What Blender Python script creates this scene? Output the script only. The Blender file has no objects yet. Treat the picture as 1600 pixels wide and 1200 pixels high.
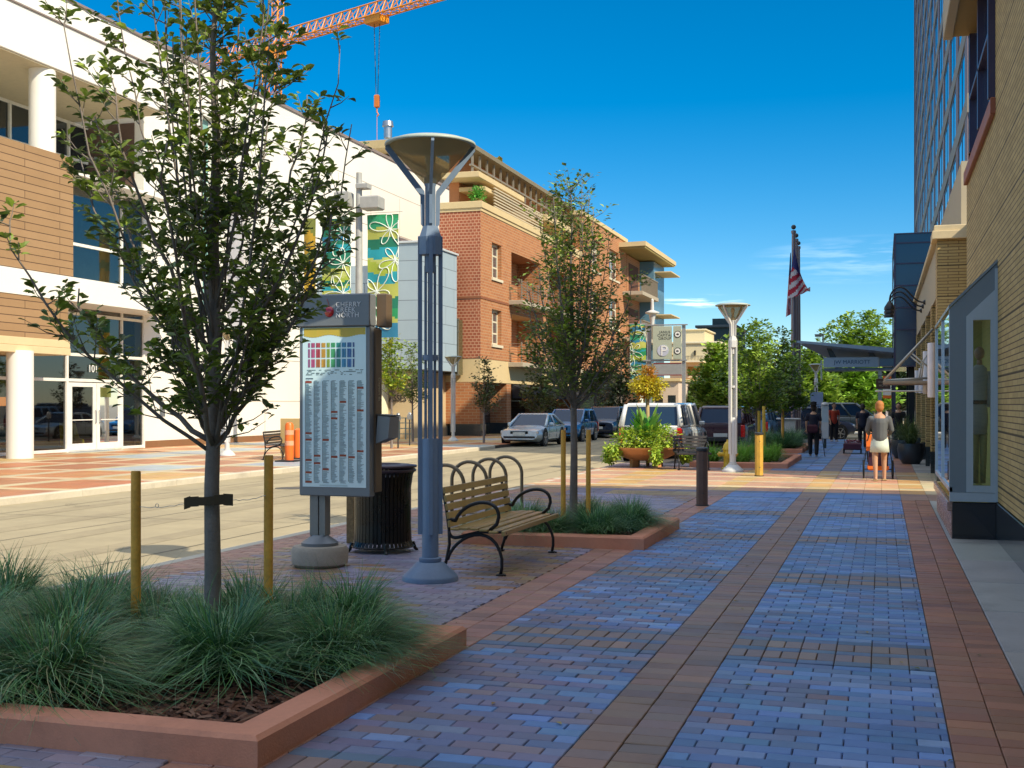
import bpy, bmesh, math, random
import numpy as np
from mathutils import Vector, Matrix
R = math.radians
scn = bpy.context.scene
col = scn.collection
# ------------------------------------------------------------------ camera, sky, sun, exposure
TH = math.atan(578/1880.0); CS, SN = math.cos(TH), math.sin(TH); CH = 1.6; FP = 1880.0
cd = bpy.data.cameras.new('camera'); cam = bpy.data.objects.new('camera', cd); col.objects.link(cam)
cam.location = (0, 0, CH); cam.rotation_euler = (R(90), 0, TH)
cd.sensor_width = 36; cd.lens = 36*FP/1600; cd.shift_y = 32/1600; cd.clip_start = .05; cd.clip_end = 5000
scn.camera = cam
SUN_EL, SUN_AZ = R(39.5), R(27)          # azimuth measured from +X towards -Y
sdir = Vector((math.cos(SUN_EL)*math.cos(SUN_AZ), -math.cos(SUN_EL)*math.sin(SUN_AZ), math.sin(SUN_EL)))
sl = bpy.data.lights.new('sun', 'SUN'); sl.energy = 3.3; sl.angle = R(.5); sl.color = (1, .88, .66)
so = bpy.data.objects.new('sun', sl); col.objects.link(so); so.rotation_euler = sdir.to_track_quat('Z', 'Y').to_euler(); so.location = (30, -15, 40)
scn.view_settings.view_transform = 'Standard'; scn.view_settings.look = 'None'
scn.view_settings.exposure = 0.80; scn.view_settings.gamma = 1
w = bpy.data.worlds.new('World'); scn.world = w; w.use_nodes = True
nt = w.node_tree; nt.nodes.clear(); N = nt.nodes.new; L = nt.links.new
sky = N('ShaderNodeTexSky'); sky.sky_type = 'NISHITA'; sky.sun_disc = False
sky.sun_elevation = SUN_EL; sky.sun_rotation = math.atan2(sdir.x, sdir.y); sky.air_density = 1.0; sky.dust_density = .35; sky.ozone_density = 3.0; sky.altitude = 1600
hs = N('ShaderNodeHueSaturation'); hs.inputs['Saturation'].default_value = 1.5; hs.inputs['Hue'].default_value = .494; hs.inputs['Value'].default_value = .575
L(sky.outputs[0], hs.inputs['Color'])
# thin wisps of cloud low over the street end, placed by sky direction
tc = N('ShaderNodeTexCoord'); sep = N('ShaderNodeSeparateXYZ'); L(tc.outputs['Generated'], sep.inputs[0])
def mth(op, a, b=None, c=None, clamp=False):
    n = N('ShaderNodeMath'); n.operation = op; n.use_clamp = clamp
    for i, v in enumerate((a, b, c)):
        if v is None: continue
        if isinstance(v, (int, float)): n.inputs[i].default_value = v
        else: L(v, n.inputs[i])
    return n.outputs[0]
mp = N('ShaderNodeMapping'); mp.inputs['Scale'].default_value = (16, 16, 150); L(tc.outputs['Generated'], mp.inputs[0])
nz = N('ShaderNodeTexNoise'); nz.inputs['Scale'].default_value = 1.6; nz.inputs['Detail'].default_value = 7; L(mp.outputs[0], nz.inputs['Vector'])
def blob(dx, dz, rx, rz):
    az = mth('ARCTAN2', sep.outputs[0], sep.outputs[1])
    a = mth('DIVIDE', mth('SUBTRACT', az, dx), rx); b = mth('DIVIDE', mth('SUBTRACT', sep.outputs[2], dz), rz)
    return mth('SUBTRACT', 1.0, mth('ADD', mth('MULTIPLY', a, a), mth('MULTIPLY', b, b)), clamp=True)
def azpx(px): return math.atan((px-800)/FP)-TH
m = mth('MAXIMUM', blob(azpx(1095), .0845, .036, .0062), mth('MULTIPLY', blob(azpx(1340), .115, .09, .02), .16))
fac = mth('MULTIPLY', m, mth('MULTIPLY', mth('SUBTRACT', nz.outputs[0], .42, clamp=True), 4.5, clamp=True), clamp=True)
mx = N('ShaderNodeMixRGB'); mx.inputs[2].default_value = (8.6, 9.0, 9.4, 1); L(mth('MULTIPLY', fac, .8), mx.inputs[0]); 
# pale wash added to the unseen upper sky to whiten and brighten the shade light
overhead_fill = mth('MULTIPLY', mth('MULTIPLY', mth('SUBTRACT', sep.outputs[2], .40, clamp=True), 2.6, clamp=True), .47); vx = N('ShaderNodeMixRGB'); vx.inputs[2].default_value = (7.2, 7.4, 7.7, 1); L(overhead_fill, vx.inputs[0]); L(hs.outputs[0], vx.inputs[1]); L(vx.outputs[0], mx.inputs[1])
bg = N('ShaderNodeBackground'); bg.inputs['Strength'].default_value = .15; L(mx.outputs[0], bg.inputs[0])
wo = N('ShaderNodeOutputWorld'); L(bg.outputs[0], wo.inputs[0])

# ------------------------------------------------------------------ helpers
def P(px, D): 
    a = (px-800)/FP; return (D*(-SN+a*CS), D*(CS+a*SN))
def G(px, py, z=0.0): return P(px, (CH-z)*FP/(py-632))
rng = random.Random(7)
class MB:
    def __init__(s): s.v = []; s.f = []; s.c = []
    def add(s, vs, fs, c=None):
        o = len(s.v); s.v += [tuple(p) for p in vs]; s.f += [tuple(i+o for i in f) for f in fs]; s.c += [c]*len(fs); return s
    def box(s, x0, x1, y0, y1, z0, z1, c=None):
        vs = [(x0,y0,z0),(x1,y0,z0),(x1,y1,z0),(x0,y1,z0),(x0,y0,z1),(x1,y0,z1),(x1,y1,z1),(x0,y1,z1)]
        return s.add(vs, [(0,3,2,1),(4,5,6,7),(0,1,5,4),(1,2,6,5),(2,3,7,6),(3,0,4,7)], c)
    def bbox(s, x0, x1, y0, y1, z0, z1, b=.01, c=None):
        vs = []; 
        for z, k in ((z0,b),(z0+b,0),(z1-b,0),(z1,b)):
            for (x, y) in ((x0,y0),(x1,y0),(x1,y1),(x0,y1)):
                sx = 1 if x == x0 else -1; sy = 1 if y == y0 else -1
                vs.append((x+sx*k, y+sy*k, z))
        fs = [(3,2,1,0),(12,13,14,15)]
        for r in range(3):
            for i in range(4): fs.append((r*4+i, r*4+(i+1)%4, r*4+4+(i+1)%4, r*4+4+i))
        return s.add(vs, fs, c)
    def quad(s, a, b, c_, d, c=None): return s.add([a,b,c_,d], [(0,1,2,3)], c)
    def lathe(s, prof, n=24, cx=0, cy=0, c=None, caps=True):
        vs = []; fs = []
        for (r, z) in prof:
            for i in range(n):
                t = 2*math.pi*i/n; vs.append((cx+r*math.cos(t), cy+r*math.sin(t), z))
        for k in range(len(prof)-1):
            for i in range(n): fs.append((k*n+i, k*n+(i+1)%n, (k+1)*n+(i+1)%n, (k+1)*n+i))
        if caps: fs.append(tuple(reversed(range(n)))); fs.append(tuple((len(prof)-1)*n+i for i in range(n)))
        return s.add(vs, fs, c)
    def tube(s, pts, rad, n=8, c=None, closed=False, caps=True):
        pts = [Vector(p) for p in pts]; m_ = len(pts)
        rad = rad if isinstance(rad, (list, tuple)) else [rad]*m_
        vs = []; fs = []; up = None
        for i, p in enumerate(pts):
            if closed: t = pts[(i+1) % m_]-pts[i-1]
            else: t = pts[min(i+1, m_-1)]-pts[max(i-1, 0)]
            t = t.normalized() if t.length > 1e-9 else Vector((0,0,1))
            if up is None: up = Vector((0,0,1)) if abs(t.z) < .9 else Vector((1,0,0))
            a = t.cross(up)
            if a.length < 1e-4: a = t.cross(Vector((1,.3,0)))
            a.normalize(); b = a.cross(t).normalized(); up = b
            for k in range(n):
                th = 2*math.pi*k/n; vs.append(p+a*math.cos(th)*rad[i]+b*math.sin(th)*rad[i])
        for i in range(m_ if closed else m_-1):
            j = (i+1) % m_
            for k in range(n): fs.append((i*n+k, i*n+(k+1)%n, j*n+(k+1)%n, j*n+k))
        if caps and not closed: fs.append(tuple(reversed(range(n)))); fs.append(tuple((m_-1)*n+k for k in range(n)))
        return s.add(vs, fs, c)
    def ball(s, cx, cy, cz, rx, ry=None, rz=None, n=12, m_=8, c=None):
        ry = rx if ry is None else ry; rz = rx if rz is None else rz
        vs = []; fs = []
        for i in range(m_+1):
            ph = math.pi*i/m_
            for k in range(n):
                t = 2*math.pi*k/n; vs.append((cx+rx*math.sin(ph)*math.cos(t), cy+ry*math.sin(ph)*math.sin(t), cz-rz*math.cos(ph)))
        for i in range(m_):
            for k in range(n): fs.append((i*n+k, i*n+(k+1)%n, (i+1)*n+(k+1)%n, (i+1)*n+k))
        return s.add(vs, fs, c)
    def prism(s, poly, axis, a, b, c=None):
        """poly of 2D points extruded along axis ('x','y','z') from a to b"""
        def m3(p, t):
            return (t, p[0], p[1]) if axis == 'x' else ((p[0], t, p[1]) if axis == 'y' else (p[0], p[1], t))
        n = len(poly); vs = [m3(p, a) for p in poly]+[m3(p, b) for p in poly]
        fs = [tuple(reversed(range(n))), tuple(range(n, 2*n))]+[(i, (i+1)%n, n+(i+1)%n, n+i) for i in range(n)]
        return s.add(vs, fs, c)
    def xf(s, M_): s.v = [tuple(M_ @ Vector(p)) for p in s.v]; return s
    def join(s, o, M_=None):
        vs = o.v if M_ is None else [tuple(M_ @ Vector(p)) for p in o.v]
        k = len(s.v); s.v += vs; s.f += [tuple(i+k for i in f) for f in o.f]; s.c += o.c; return s
    def build(s, name, mat, parent=None, smooth=False, world=False, loc=None, fix=True):
        me = bpy.data.meshes.new(name)
        vs = s.v
        if world and parent is not None:
            l = parent.location; vs = [(p[0]-l.x, p[1]-l.y, p[2]-l.z) for p in vs]
        me.from_pydata(vs, [], s.f); 
        if fix:
            bm = bmesh.new(); bm.from_mesh(me); bmesh.ops.recalc_face_normals(bm, faces=bm.faces); bm.to_mesh(me); bm.free()
        if any(x is not None for x in s.c):
            ca = me.color_attributes.new('Col', 'FLOAT_COLOR', 'CORNER')
            arr = np.ones((len(me.loops), 4), dtype=np.float32)
            nl = np.array([len(f) for f in s.f]); cc = np.array([(x if x is not None else (.5,.5,.5)) for x in s.c], dtype=np.float32)
            arr[:, :3] = np.repeat(cc, nl, axis=0); ca.data.foreach_set('color', arr.ravel())
        me.materials.append(mat)
        if smooth:
            me.polygons.foreach_set('use_smooth', [True]*len(me.polygons))
            if smooth != 'all':
                try: me.set_sharp_from_angle(angle=R(38))
                except Exception: pass
        o = bpy.data.objects.new(name, me); col.objects.link(o)
        if parent is not None: o.parent = parent
        if loc is not None: o.location = loc
        return o
def tag(o, label, cat, group=None):
    o['label'] = label; o['category'] = cat
    if group: o['group'] = group
    return o
def thing(name, label, cat, loc=(0,0,0), rz=0, group=None, scale=None):
    o = bpy.data.objects.new(name, None); col.objects.link(o); o.empty_display_size = .1
    o.location = (loc[0], loc[1], loc[2] if len(loc) > 2 else 0); o.rotation_euler = (0,0,rz)
    if scale: o.scale = (scale,)*3
    return tag(o, label, cat, group)
def struct(o, kind='structure'): o['kind'] = kind; return o
def dup(root, loc, rz=0, label=None, scale=None, group=None):
    r = root.copy(); col.objects.link(r); r.location = (loc[0], loc[1], loc[2] if len(loc) > 2 else 0); r.rotation_euler = (0,0,rz)
    if scale: r.scale = (scale,)*3
    if label: r['label'] = label
    if group: r['group'] = group
    for ch in list(root.children):
        c = ch.copy(); col.objects.link(c); c.parent = r
        for g in list(ch.children):
            d = g.copy(); col.objects.link(d); d.parent = c
    return r
# ------------------------------------------------------------------ materials
MATS = {}
class NT:
    def __init__(s, name):
        s.m = bpy.data.materials.new(name); s.m.use_nodes = True; s.t = s.m.node_tree; s.t.nodes.clear()
        s.out = s.n('OutputMaterial'); s.b = s.n('BsdfPrincipled'); s.l(s.b.outputs[0], s.out.inputs[0])
    def n(s, t, **k):
        x = s.t.nodes.new('ShaderNode'+t)
        for a, v in k.items(): setattr(x, a, v)
        return x
    def l(s, a, b): s.t.links.new(a, b)
    def noise(s, vec, scale, detail=4, rough=.55):
        x = s.n('TexNoise'); x.inputs['Scale'].default_value = scale; x.inputs['Detail'].default_value = detail; x.inputs['Roughness'].default_value = rough
        s.l(vec, x.inputs['Vector']); return x.outputs[0]
    def math(s, op, a, b=None, c=None, clamp=False):
        x = s.n('Math'); x.operation = op; x.use_clamp = clamp
        for i, v in enumerate((a, b, c)):
            if v is None: continue
            if isinstance(v, (int, float)): x.inputs[i].default_value = v
            else: s.l(v, x.inputs[i])
        return x.outputs[0]
    def mul(s, colr, f):
        x = s.n('VectorMath', operation='SCALE'); s.l(colr, x.inputs[0]); s.l(f, x.inputs['Scale']); return x.outputs[0]
    def bump(s, h, strength, dist=.01, prev=None):
        x = s.n('Bump'); x.inputs['Strength'].default_value = strength; x.inputs['Distance'].default_value = dist; s.l(h, x.inputs['Height'])
        if prev is not None: s.l(prev, x.inputs['Normal'])
        return x.outputs[0]
def mat(name, c=(.5,.5,.5), rough=.6, metal=0, var=.12, scale=5, bump=0, bscale=60, attr=False, spec=.5, emit=0, coat=0, sss=0, translucent=0, grime=0):
    if name in MATS: return MATS[name]
    t = NT(name); tc_ = t.n('TexCoord'); v = tc_.outputs['Object']
    if attr:
        a = t.n('Attribute'); a.attribute_name = 'Col'; base = a.outputs['Color']
    else:
        a = t.n('RGB'); a.outputs[0].default_value = (*c, 1); base = a.outputs[0]
    n1 = t.noise(v, scale, 5); n2 = t.noise(v, scale*9, 3)
    f = t.math('ADD', t.math('MULTIPLY', t.math('SUBTRACT', n1, .5), var*2.6), t.math('MULTIPLY', t.math('SUBTRACT', n2, .5), var*1.4))
    f = t.math('ADD', f, 1.0)
    if grime:
        g = t.noise(v, scale*.35, 6, .7); g = t.math('MULTIPLY', t.math('SUBTRACT', g, .52, clamp=True), grime*6, clamp=True); f = t.math('MULTIPLY', f, t.math('SUBTRACT', 1.0, t.math('MULTIPLY', g, .55)))
    base = t.mul(base, f); t.l(base, t.b.inputs['Base Color'])
    t.b.inputs['Roughness'].default_value = rough; t.b.inputs['Metallic'].default_value = metal; t.b.inputs['Specular IOR Level'].default_value = spec
    if rough > .15:
        r_ = t.math('ADD', t.math('MULTIPLY', t.math('SUBTRACT', n1, .5), .3), rough, clamp=True); t.l(r_, t.b.inputs['Roughness'])
    if coat: t.b.inputs['Coat Weight'].default_value = coat; t.b.inputs['Coat Roughness'].default_value = .04
    if bump: t.l(t.bump(t.noise(v, bscale, 6, .6), bump), t.b.inputs['Normal'])
    if emit:
        t.b.inputs['Emission Color'].default_value = (*c, 1); t.b.inputs['Emission Strength'].default_value = emit
    if translucent:
        tr = t.n('BsdfTranslucent'); t.l(base, tr.inputs[0]); ms = t.n('MixShader'); ms.inputs[0].default_value = translucent
        t.l(t.b.outputs[0], ms.inputs[1]); t.l(tr.outputs[0], ms.inputs[2]); t.l(ms.outputs[0], t.out.inputs[0])
    MATS[name] = t.m; return t.m
def brick(name, c1, c2, mortar, bw=.215, rh=.075, ms=.008, bump=.5, var=.12, off=.5, every=0, rough=.8):
    if name in MATS: return MATS[name]
    t = NT(name); tc_ = t.n('TexCoord'); sp = t.n('SeparateXYZ'); t.l(tc_.outputs['Object'], sp.inputs[0])
    cb = t.n('CombineXYZ'); t.l(t.math('ADD', sp.outputs[0], sp.outputs[1]), cb.inputs[0]); t.l(sp.outputs[2], cb.inputs[1])
    b = t.n('TexBrick'); t.l(cb.outputs[0], b.inputs['Vector']); b.offset = off
    b.inputs['Color1'].default_value = (*c1, 1); b.inputs['Color2'].default_value = (*c2, 1); b.inputs['Mortar'].default_value = (*mortar, 1)
    b.inputs['Scale'].default_value = 1; b.inputs['Brick Width'].default_value = bw; b.inputs['Row Height'].default_value = rh; b.inputs['Mortar Size'].default_value = ms; b.inputs['Mortar Smooth'].default_value = .2
    n1 = t.noise(tc_.outputs['Object'], 1.3, 5, .65); n2 = t.noise(tc_.outputs['Object'], 30, 3)
    f = t.math('ADD', t.math('ADD', t.math('MULTIPLY', t.math('SUBTRACT', n1, .5), var*2.5), t.math('MULTIPLY', t.math('SUBTRACT', n2, .5), var*1.5)), 1.0)
    h = t.math('ADD', t.math('SUBTRACT', 1.0, b.outputs['Fac']), t.math('MULTIPLY', n2, .25))
    base = b.outputs['Color']
    if every:
        md = t.math('MODULO', sp.outputs[2], every); line = t.math('LESS_THAN', md, .02)
        f = t.math('MULTIPLY', f, t.math('SUBTRACT', 1.0, t.math('MULTIPLY', line, .75))); h = t.math('SUBTRACT', h, t.math('MULTIPLY', line, 2.0))
    t.l(t.mul(base, f), t.b.inputs['Base Color']); t.b.inputs['Roughness'].default_value = rough
    t.l(t.bump(h, bump, .008), t.b.inputs['Normal']); MATS[name] = t.m; return t.m
def glass(name, tint=(.6,.7,.7), op=.0, rough=.02):
    if name in MATS: return MATS[name]
    t = NT(name); tr = t.n('BsdfTransparent'); tr.inputs[0].default_value = (*tint, 1); gl = t.n('BsdfGlossy'); gl.inputs['Roughness'].default_value = rough; gl.inputs[0].default_value = (1,1,1,1)
    fr = t.n('Fresnel'); fr.inputs[0].default_value = 1.6; ms = t.n('MixShader'); t.l(t.math('ADD', fr.outputs[0], op, clamp=True), ms.inputs[0]); t.l(tr.outputs[0], ms.inputs[1]); t.l(gl.outputs[0], ms.inputs[2]); t.l(ms.outputs[0], t.out.inputs[0])
    MATS[name] = t.m; return t.m
def leafmat(name='leaf', rough=.42, tr=.22):
    return mat(name, rough=rough, attr=True, var=.1, scale=3, translucent=tr, spec=.4)
M_black = mat('black_metal', (.012,.012,.014), .35, .0, .2, 8)
M_dark = mat('dark_metal', (.05,.055,.06), .4, .3, .15)
M_steel = mat('brushed_steel', (.42,.44,.46), .35, .8, .1)
M_white = mat('white_paint', (.8,.8,.78), .45, 0, .04, 2)
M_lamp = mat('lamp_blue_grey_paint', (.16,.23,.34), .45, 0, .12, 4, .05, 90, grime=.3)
M_conc = mat('concrete', (.46,.43,.36), .85, 0, .12, 1.6, .25, 120, grime=.4)
M_wood = mat('weathered_wood', (.36,.25,.10), .6, 0, .3, 7, .2, 60)
M_bark = mat('bark', (.20,.17,.15), .85, 0, .35, 14, .6, 70)
M_leaf = leafmat()
M_glassd = mat('dark_glass', (.02,.028,.032), .04, 0, .3, .6, spec=.9)
M_rubber = mat('rubber', (.015,.015,.016), .8)
def text(body, size, loc, rot, m_, parent, ext=.004, name='lettering', align='CENTER', sx=1, space=1):
    cu = bpy.data.curves.new(name, 'FONT'); cu.body = body; cu.size = size; cu.extrude = ext; cu.align_x = align; cu.align_y = 'CENTER'; cu.space_character = space
    cu.materials.append(m_); tmp = bpy.data.objects.new(name, cu); col.objects.link(tmp)
    me = bpy.data.meshes.new_from_object(tmp, depsgraph=bpy.context.evaluated_depsgraph_get()); bpy.data.objects.remove(tmp); o = bpy.data.objects.new(name, me); col.objects.link(o); o.parent = parent; o.location = loc; o.rotation_euler = rot; o.scale = (sx, 1, 1); return o
def facade(mapf, u0, u1, v0, v1, openings, depth, mb=None):
    """a wall with real recessed openings; mapf(u, v, d) -> xyz, d measured into the wall"""
    mb = mb or MB(); us = sorted({u0, u1, *[o[0] for o in openings], *[o[1] for o in openings]}); vs = sorted({v0, v1, *[o[2] for o in openings], *[o[3] for o in openings]})
    us = [u for u in us if u0 <= u <= u1]; vs = [v for v in vs if v0 <= v <= v1]
    def inop(u, v): return any(o[0] < u < o[1] and o[2] < v < o[3] for o in openings)
    for i in range(len(us)-1):
        for j in range(len(vs)-1):
            if not inop((us[i]+us[i+1])/2, (vs[j]+vs[j+1])/2):
                mb.quad(mapf(us[i],vs[j],0), mapf(us[i+1],vs[j],0), mapf(us[i+1],vs[j+1],0), mapf(us[i],vs[j+1],0))
    for (a, b, c, d) in [o[:4] for o in openings]:
        mb.quad(mapf(a,c,0), mapf(b,c,0), mapf(b,c,depth), mapf(a,c,depth)); mb.quad(mapf(a,d,0), mapf(b,d,0), mapf(b,d,depth), mapf(a,d,depth))
        mb.quad(mapf(a,c,0), mapf(a,d,0), mapf(a,d,depth), mapf(a,c,depth)); mb.quad(mapf(b,c,0), mapf(b,d,0), mapf(b,d,depth), mapf(b,c,depth))
    return mb
def fx(X, s): return lambda u, v, d: (X-s*d, u, v)      # plane X = const, s = +1 when the wall faces +X
def fy(Y): return lambda u, v, d: (u, Y+d, v)           # faces -Y
def mbox(mapf, a, b, c, d, e, f, mb):
    p = mapf(a, c, e); q = mapf(b, d, f)
    return mb.box(min(p[0],q[0]), max(p[0],q[0]), min(p[1],q[1]), max(p[1],q[1]), min(p[2],q[2]), max(p[2],q[2]))
def window(root, mapf, a, b, c, d, depth, fw, mframe, mglass, nx=1, nz=1, sill=None, label=None):
    """window frame as a part with its pane as a sub-part, set 'depth' into the wall"""
    m_ = MB(); e0, e1 = depth-.06, depth-.003
    mbox(mapf, a, a+fw, c, d, e0, e1, m_); mbox(mapf, b-fw, b, c, d, e0, e1, m_); mbox(mapf, a+fw, b-fw, d-fw, d, e0, e1, m_); mbox(mapf, a+fw, b-fw, c, c+fw, e0, e1, m_)
    for i in range(1, nx):
        u = a+(b-a)*i/nx; mbox(mapf, u-fw*.4, u+fw*.4, c+fw, d-fw, e0+.006, e1-.003, m_)
    for i in range(1, nz):
        v = c+(d-c)*i/nz; mbox(mapf, a+fw, b-fw, v-fw*.35, v+fw*.35, e0+.012, e1-.006, m_)
    if sill: mbox(mapf, a-.1, b+.1, c-.14, c-.003, -.08, .1, m_)
    fo = m_.build('window', mframe, root, world=True)
    g = MB(); mbox(mapf, a+.002, b-.002, c+.002, d-.002, depth-.03, depth-.02, g); go = g.build('pane', mglass, root, world=True); go.parent = fo
    return fo
# ------------------------------------------------------------------ ground, road, kerbs, paving
M_ground = mat('earth_ground', (.20,.18,.14), .95, 0, .2, .2)
M_road = mat('road_concrete', (.37,.31,.195), .85, 0, .22, .35, .12, 150, grime=.35)
M_pave = mat('clay_pavers', rough=.50, attr=True, var=.16, scale=2.2, bump=.22, bscale=140, spec=.5, grime=.5)
M_sand = mat('paver_joint', (.06,.052,.048), .95)
M_kerb = mat('kerb_concrete', (.55,.50,.40), .85, 0, .12, 2, .25, 100, grime=.4)
struct(MB().quad((-1500,-300,-.2),(1500,-300,-.2),(1500,3000,-.2),(-1500,3000,-.2)).build('ground', M_ground))
rd = MB(); 
rd.quad((-40,-30,-.13),(12,-30,-.13),(12,300,-.13),(-40,300,-.13)); struct(rd.build('road', M_road))
# painted / worn joints of the concrete road: thin dark sealed lines
jl = MB()
def strip(mb, pts, w_, z, c=None):
    for i in range(len(pts)-1):
        a = Vector((*pts[i], 0)); b = Vector((*pts[i+1], 0)); d = (b-a).normalized(); n_ = Vector((-d.y, d.x, 0))*w_/2
        mb.quad(*[(q.x, q.y, z) for q in (a-n_, b-n_, b+n_, a+n_)], c)
for X in (-8.05, -10.7, -13.35):
    pts = [(X+rng.uniform(-.02,.02), y) for y in np.arange(-6, 70, 1.1)]; strip(jl, pts, .018, -.125)
for Y in np.arange(2, 66, 4.6):
    pts = [(x, Y+rng.uniform(-.025,.025)+.02*(x+11)) for x in np.arange(-14.1, -7, .9)]; strip(jl, pts, .014, -.121)
for k in range(7):
    x, y = rng.uniform(-13,-8), rng.uniform(8,36); pts = [(x, y)]
    for q in range(rng.randint(5,12)):
        x += rng.uniform(-.35,.1); y += rng.uniform(-.1,.35); pts.append((x, y))
    strip(jl, pts, .011, -.117)
struct(jl.build('road_joint_lines', mat('joint_sealer', (.10,.09,.075), .9)))
# tyre-darkened tracks
M_track = mat('road_wheel_track', (.325,.27,.17), .8, 0, .25, .8, .1, 150, grime=.5)
tk = MB()
for X in (-8.9,-10.2,-11.6,-12.8):
    strip(tk, [(X+.05*math.sin(y*.2), y) for y in np.arange(-6, 120, 3)], .42, -.1272)
struct(tk.build('road_wheel_tracks', M_track))
# near sidewalk slab and kerb
sw = MB(); sw.box(-6.85, 3.0, -6, 57, -.28, -.016); struct(sw.build('sidewalk_bed', M_sand))
kb = MB()
def kerbline(mb, pts, w_=.16, z0=-.25, z1=.0):
    for i in range(len(pts)-1):
        a = Vector((*pts[i], 0)); b = Vector((*pts[i+1], 0)); d = (b-a).normalized(); n_ = Vector((-d.y, d.x, 0))
        prof = [(0,z0),(0,z1-.02),(.02,z1),(w_,z1),(w_,z0)]
        L_ = (b-a).length; k = max(1, int(L_/3))
        for q in range(k):
            s0 = a+d*(L_*q/k+.004); s1 = a+d*(L_*(q+1)/k-.004); vs = []
            for s_ in (s0, s1):
                for (t, z) in prof: vs.append((s_.x-n_.x*t, s_.y-n_.y*t, z))
            mb.add(vs, [(0,1,2,3,4)[::-1],(5,6,7,8,9)]+[(j, (j+1)%5, 5+(j+1)%5, 5+j) for j in range(5)])
kerbline(kb, [(-7.0,-6),(-7.0,17),(-6.8,19),(-6.75,31),(-4.85,33),(-4.85,57)])
gt = MB(); strip(gt, [(-7.25,-6),(-7.25,17),(-7.05,19.2),(-7.0,31.2)], .5, -.112)
struct(kb.build('kerb', M_kerb)); struct(gt.build('gutter', mat('gutter_concrete', (.43,.37,.24), .85, 0, .1, 1.5, .2, 120, grime=.4)))
# pavers, one by one
pav = MB()
def paver(x0, x1, y0, y1, c, z=0, g=.0026, ch=.0045):
    x0 += g; x1 -= g; y0 += g; y1 -= g
    if x1-x0 < .02 or y1-y0 < .02: return
    z += rng.uniform(-.0016, .0016); tx, ty = rng.uniform(-.0012,.0012), rng.uniform(-.0012,.0012)
    zz = [z-tx-ty, z+tx-ty, z+tx+ty, z-tx+ty]
    vs = [(x0,y0,-.016),(x1,y0,-.016),(x1,y1,-.016),(x0,y1,-.016),(x0,y0,zz[0]-ch),(x1,y0,zz[1]-ch),(x1,y1,zz[2]-ch),(x0,y1,zz[3]-ch),
          (x0+ch,y0+ch,zz[0]),(x1-ch,y0+ch,zz[1]),(x1-ch,y1-ch,zz[2]),(x0+ch,y1-ch,zz[3])]
    fs = [(8,9,10,11)]+[(i, (i+1)%4, 4+(i+1)%4, 4+i) for i in range(4)]+[(4+i, 4+(i+1)%4, 8+(i+1)%4, 8+i) for i in range(4)]
    pav.add(vs, fs, c)
def jit(c, a=.16):
    k = 1+rng.uniform(-a, a); return tuple(max(.005, x*k*(1+rng.uniform(-.05,.05))) for x in c)
BLUE = [(.12,.22,.48),(.10,.20,.42),(.15,.26,.54),(.14,.21,.38),(.17,.20,.33),(.12,.24,.46),(.20,.30,.52)]
PURP = [(.18,.17,.27),(.21,.18,.25),(.16,.18,.31),(.23,.18,.22),(.15,.19,.34)]
BROWN = [(.24,.17,.15),(.27,.19,.16),(.22,.17,.17)]
BANDC = [(.25,.155,.12),(.22,.15,.13),(.27,.17,.12)]
REDB = [(.32,.14,.08),(.28,.125,.08),(.34,.155,.085)]
PINK = [(.40,.20,.14),(.37,.185,.135),(.34,.17,.125)]
DBLUE = [(.10,.16,.27),(.12,.17,.26),(.11,.17,.29)]
MIX = [(.25,.16,.10),(.31,.21,.09),(.21,.15,.14),(.18,.15,.19),(.28,.18,.12),(.33,.17,.09)]
SUNC = [(.55,.29,.17),(.50,.27,.17),(.58,.34,.18)]
OCH = [(.55,.33,.11),(.52,.31,.11),(.56,.36,.13)]
PALE = [(.56,.46,.28),(.52,.44,.28)]
def pick(l): return jit(rng.choice(l))
def rows(x0, x1, y0, y1, L_, h, pal, off=.5, j=0):
    y = y0; r = 0
    while y < y1-.01:
        yy = min(y+h, y1); x = x0-(L_*off if r % 2 else 0)
        while x < x1-.001:
            a, b = max(x, x0), min(x+L_, x1)
            if b-a > .015: paver(a, b, y, yy, pick(pal(a, y) if callable(pal) else pal))
            x += L_
        y = yy; r += 1
XB = [(-2.61,-1.39),(-.95,.31)]
def fieldpal(x, y):
    t = min(1, max(0, (x+2.6)/2.2+(y-6)*.07+rng.uniform(-.3,.3)))
    return BLUE if rng.random() < t else PURP
BW, BH = .222, .111
Y0, PER, BN = 4.3, 3.35, .777
def fields(ya, yb):
    k = math.floor((ya-Y0)/PER)
    while Y0+k*PER < yb:
        s = Y0+k*PER
        for (x0, x1) in XB:
            seq = [(BH,0),(2*BH,1),(BH,0),(2*BH,1),(BH,0)]; y = s
            for (h, t) in seq:
                if y >= ya-.01 and y+h <= yb+.01:
                    if t: rows(x0, x1, y, y+h, BH, h, BROWN if x0 > -2 or 1 else BROWN)
                    else: rows(x0, x1, y, y+h, BW, h, DBLUE)
                y += h
            rows(x0, x1, max(ya, s+BN), min(yb, s+PER), BW, BH, fieldpal) if min(yb, s+PER) > max(ya, s+BN) else None
        k += 1
fields(2.0, 21.2)
for (a, b, p) in ((-1.39,-1.17,BANDC),(-1.17,-.95,BANDC),(.31,.53,REDB),(.53,.75,REDB),(-3.05,-2.83,PINK),(-2.83,-2.61,PINK)):
    rows(a, b, 2.0, 21.2, .23, BH*1.35, p, 0)
rows(-6.84, -3.05, 2.0, 21.2, BW, BH, lambda x, y: (MIX if (math.sin(x*2.1+y*1.3)+rng.uniform(-.7,.7)) > -.2 else [(.28,.24,.30),(.24,.22,.30)]) if x > -6.45 else PINK)
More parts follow.
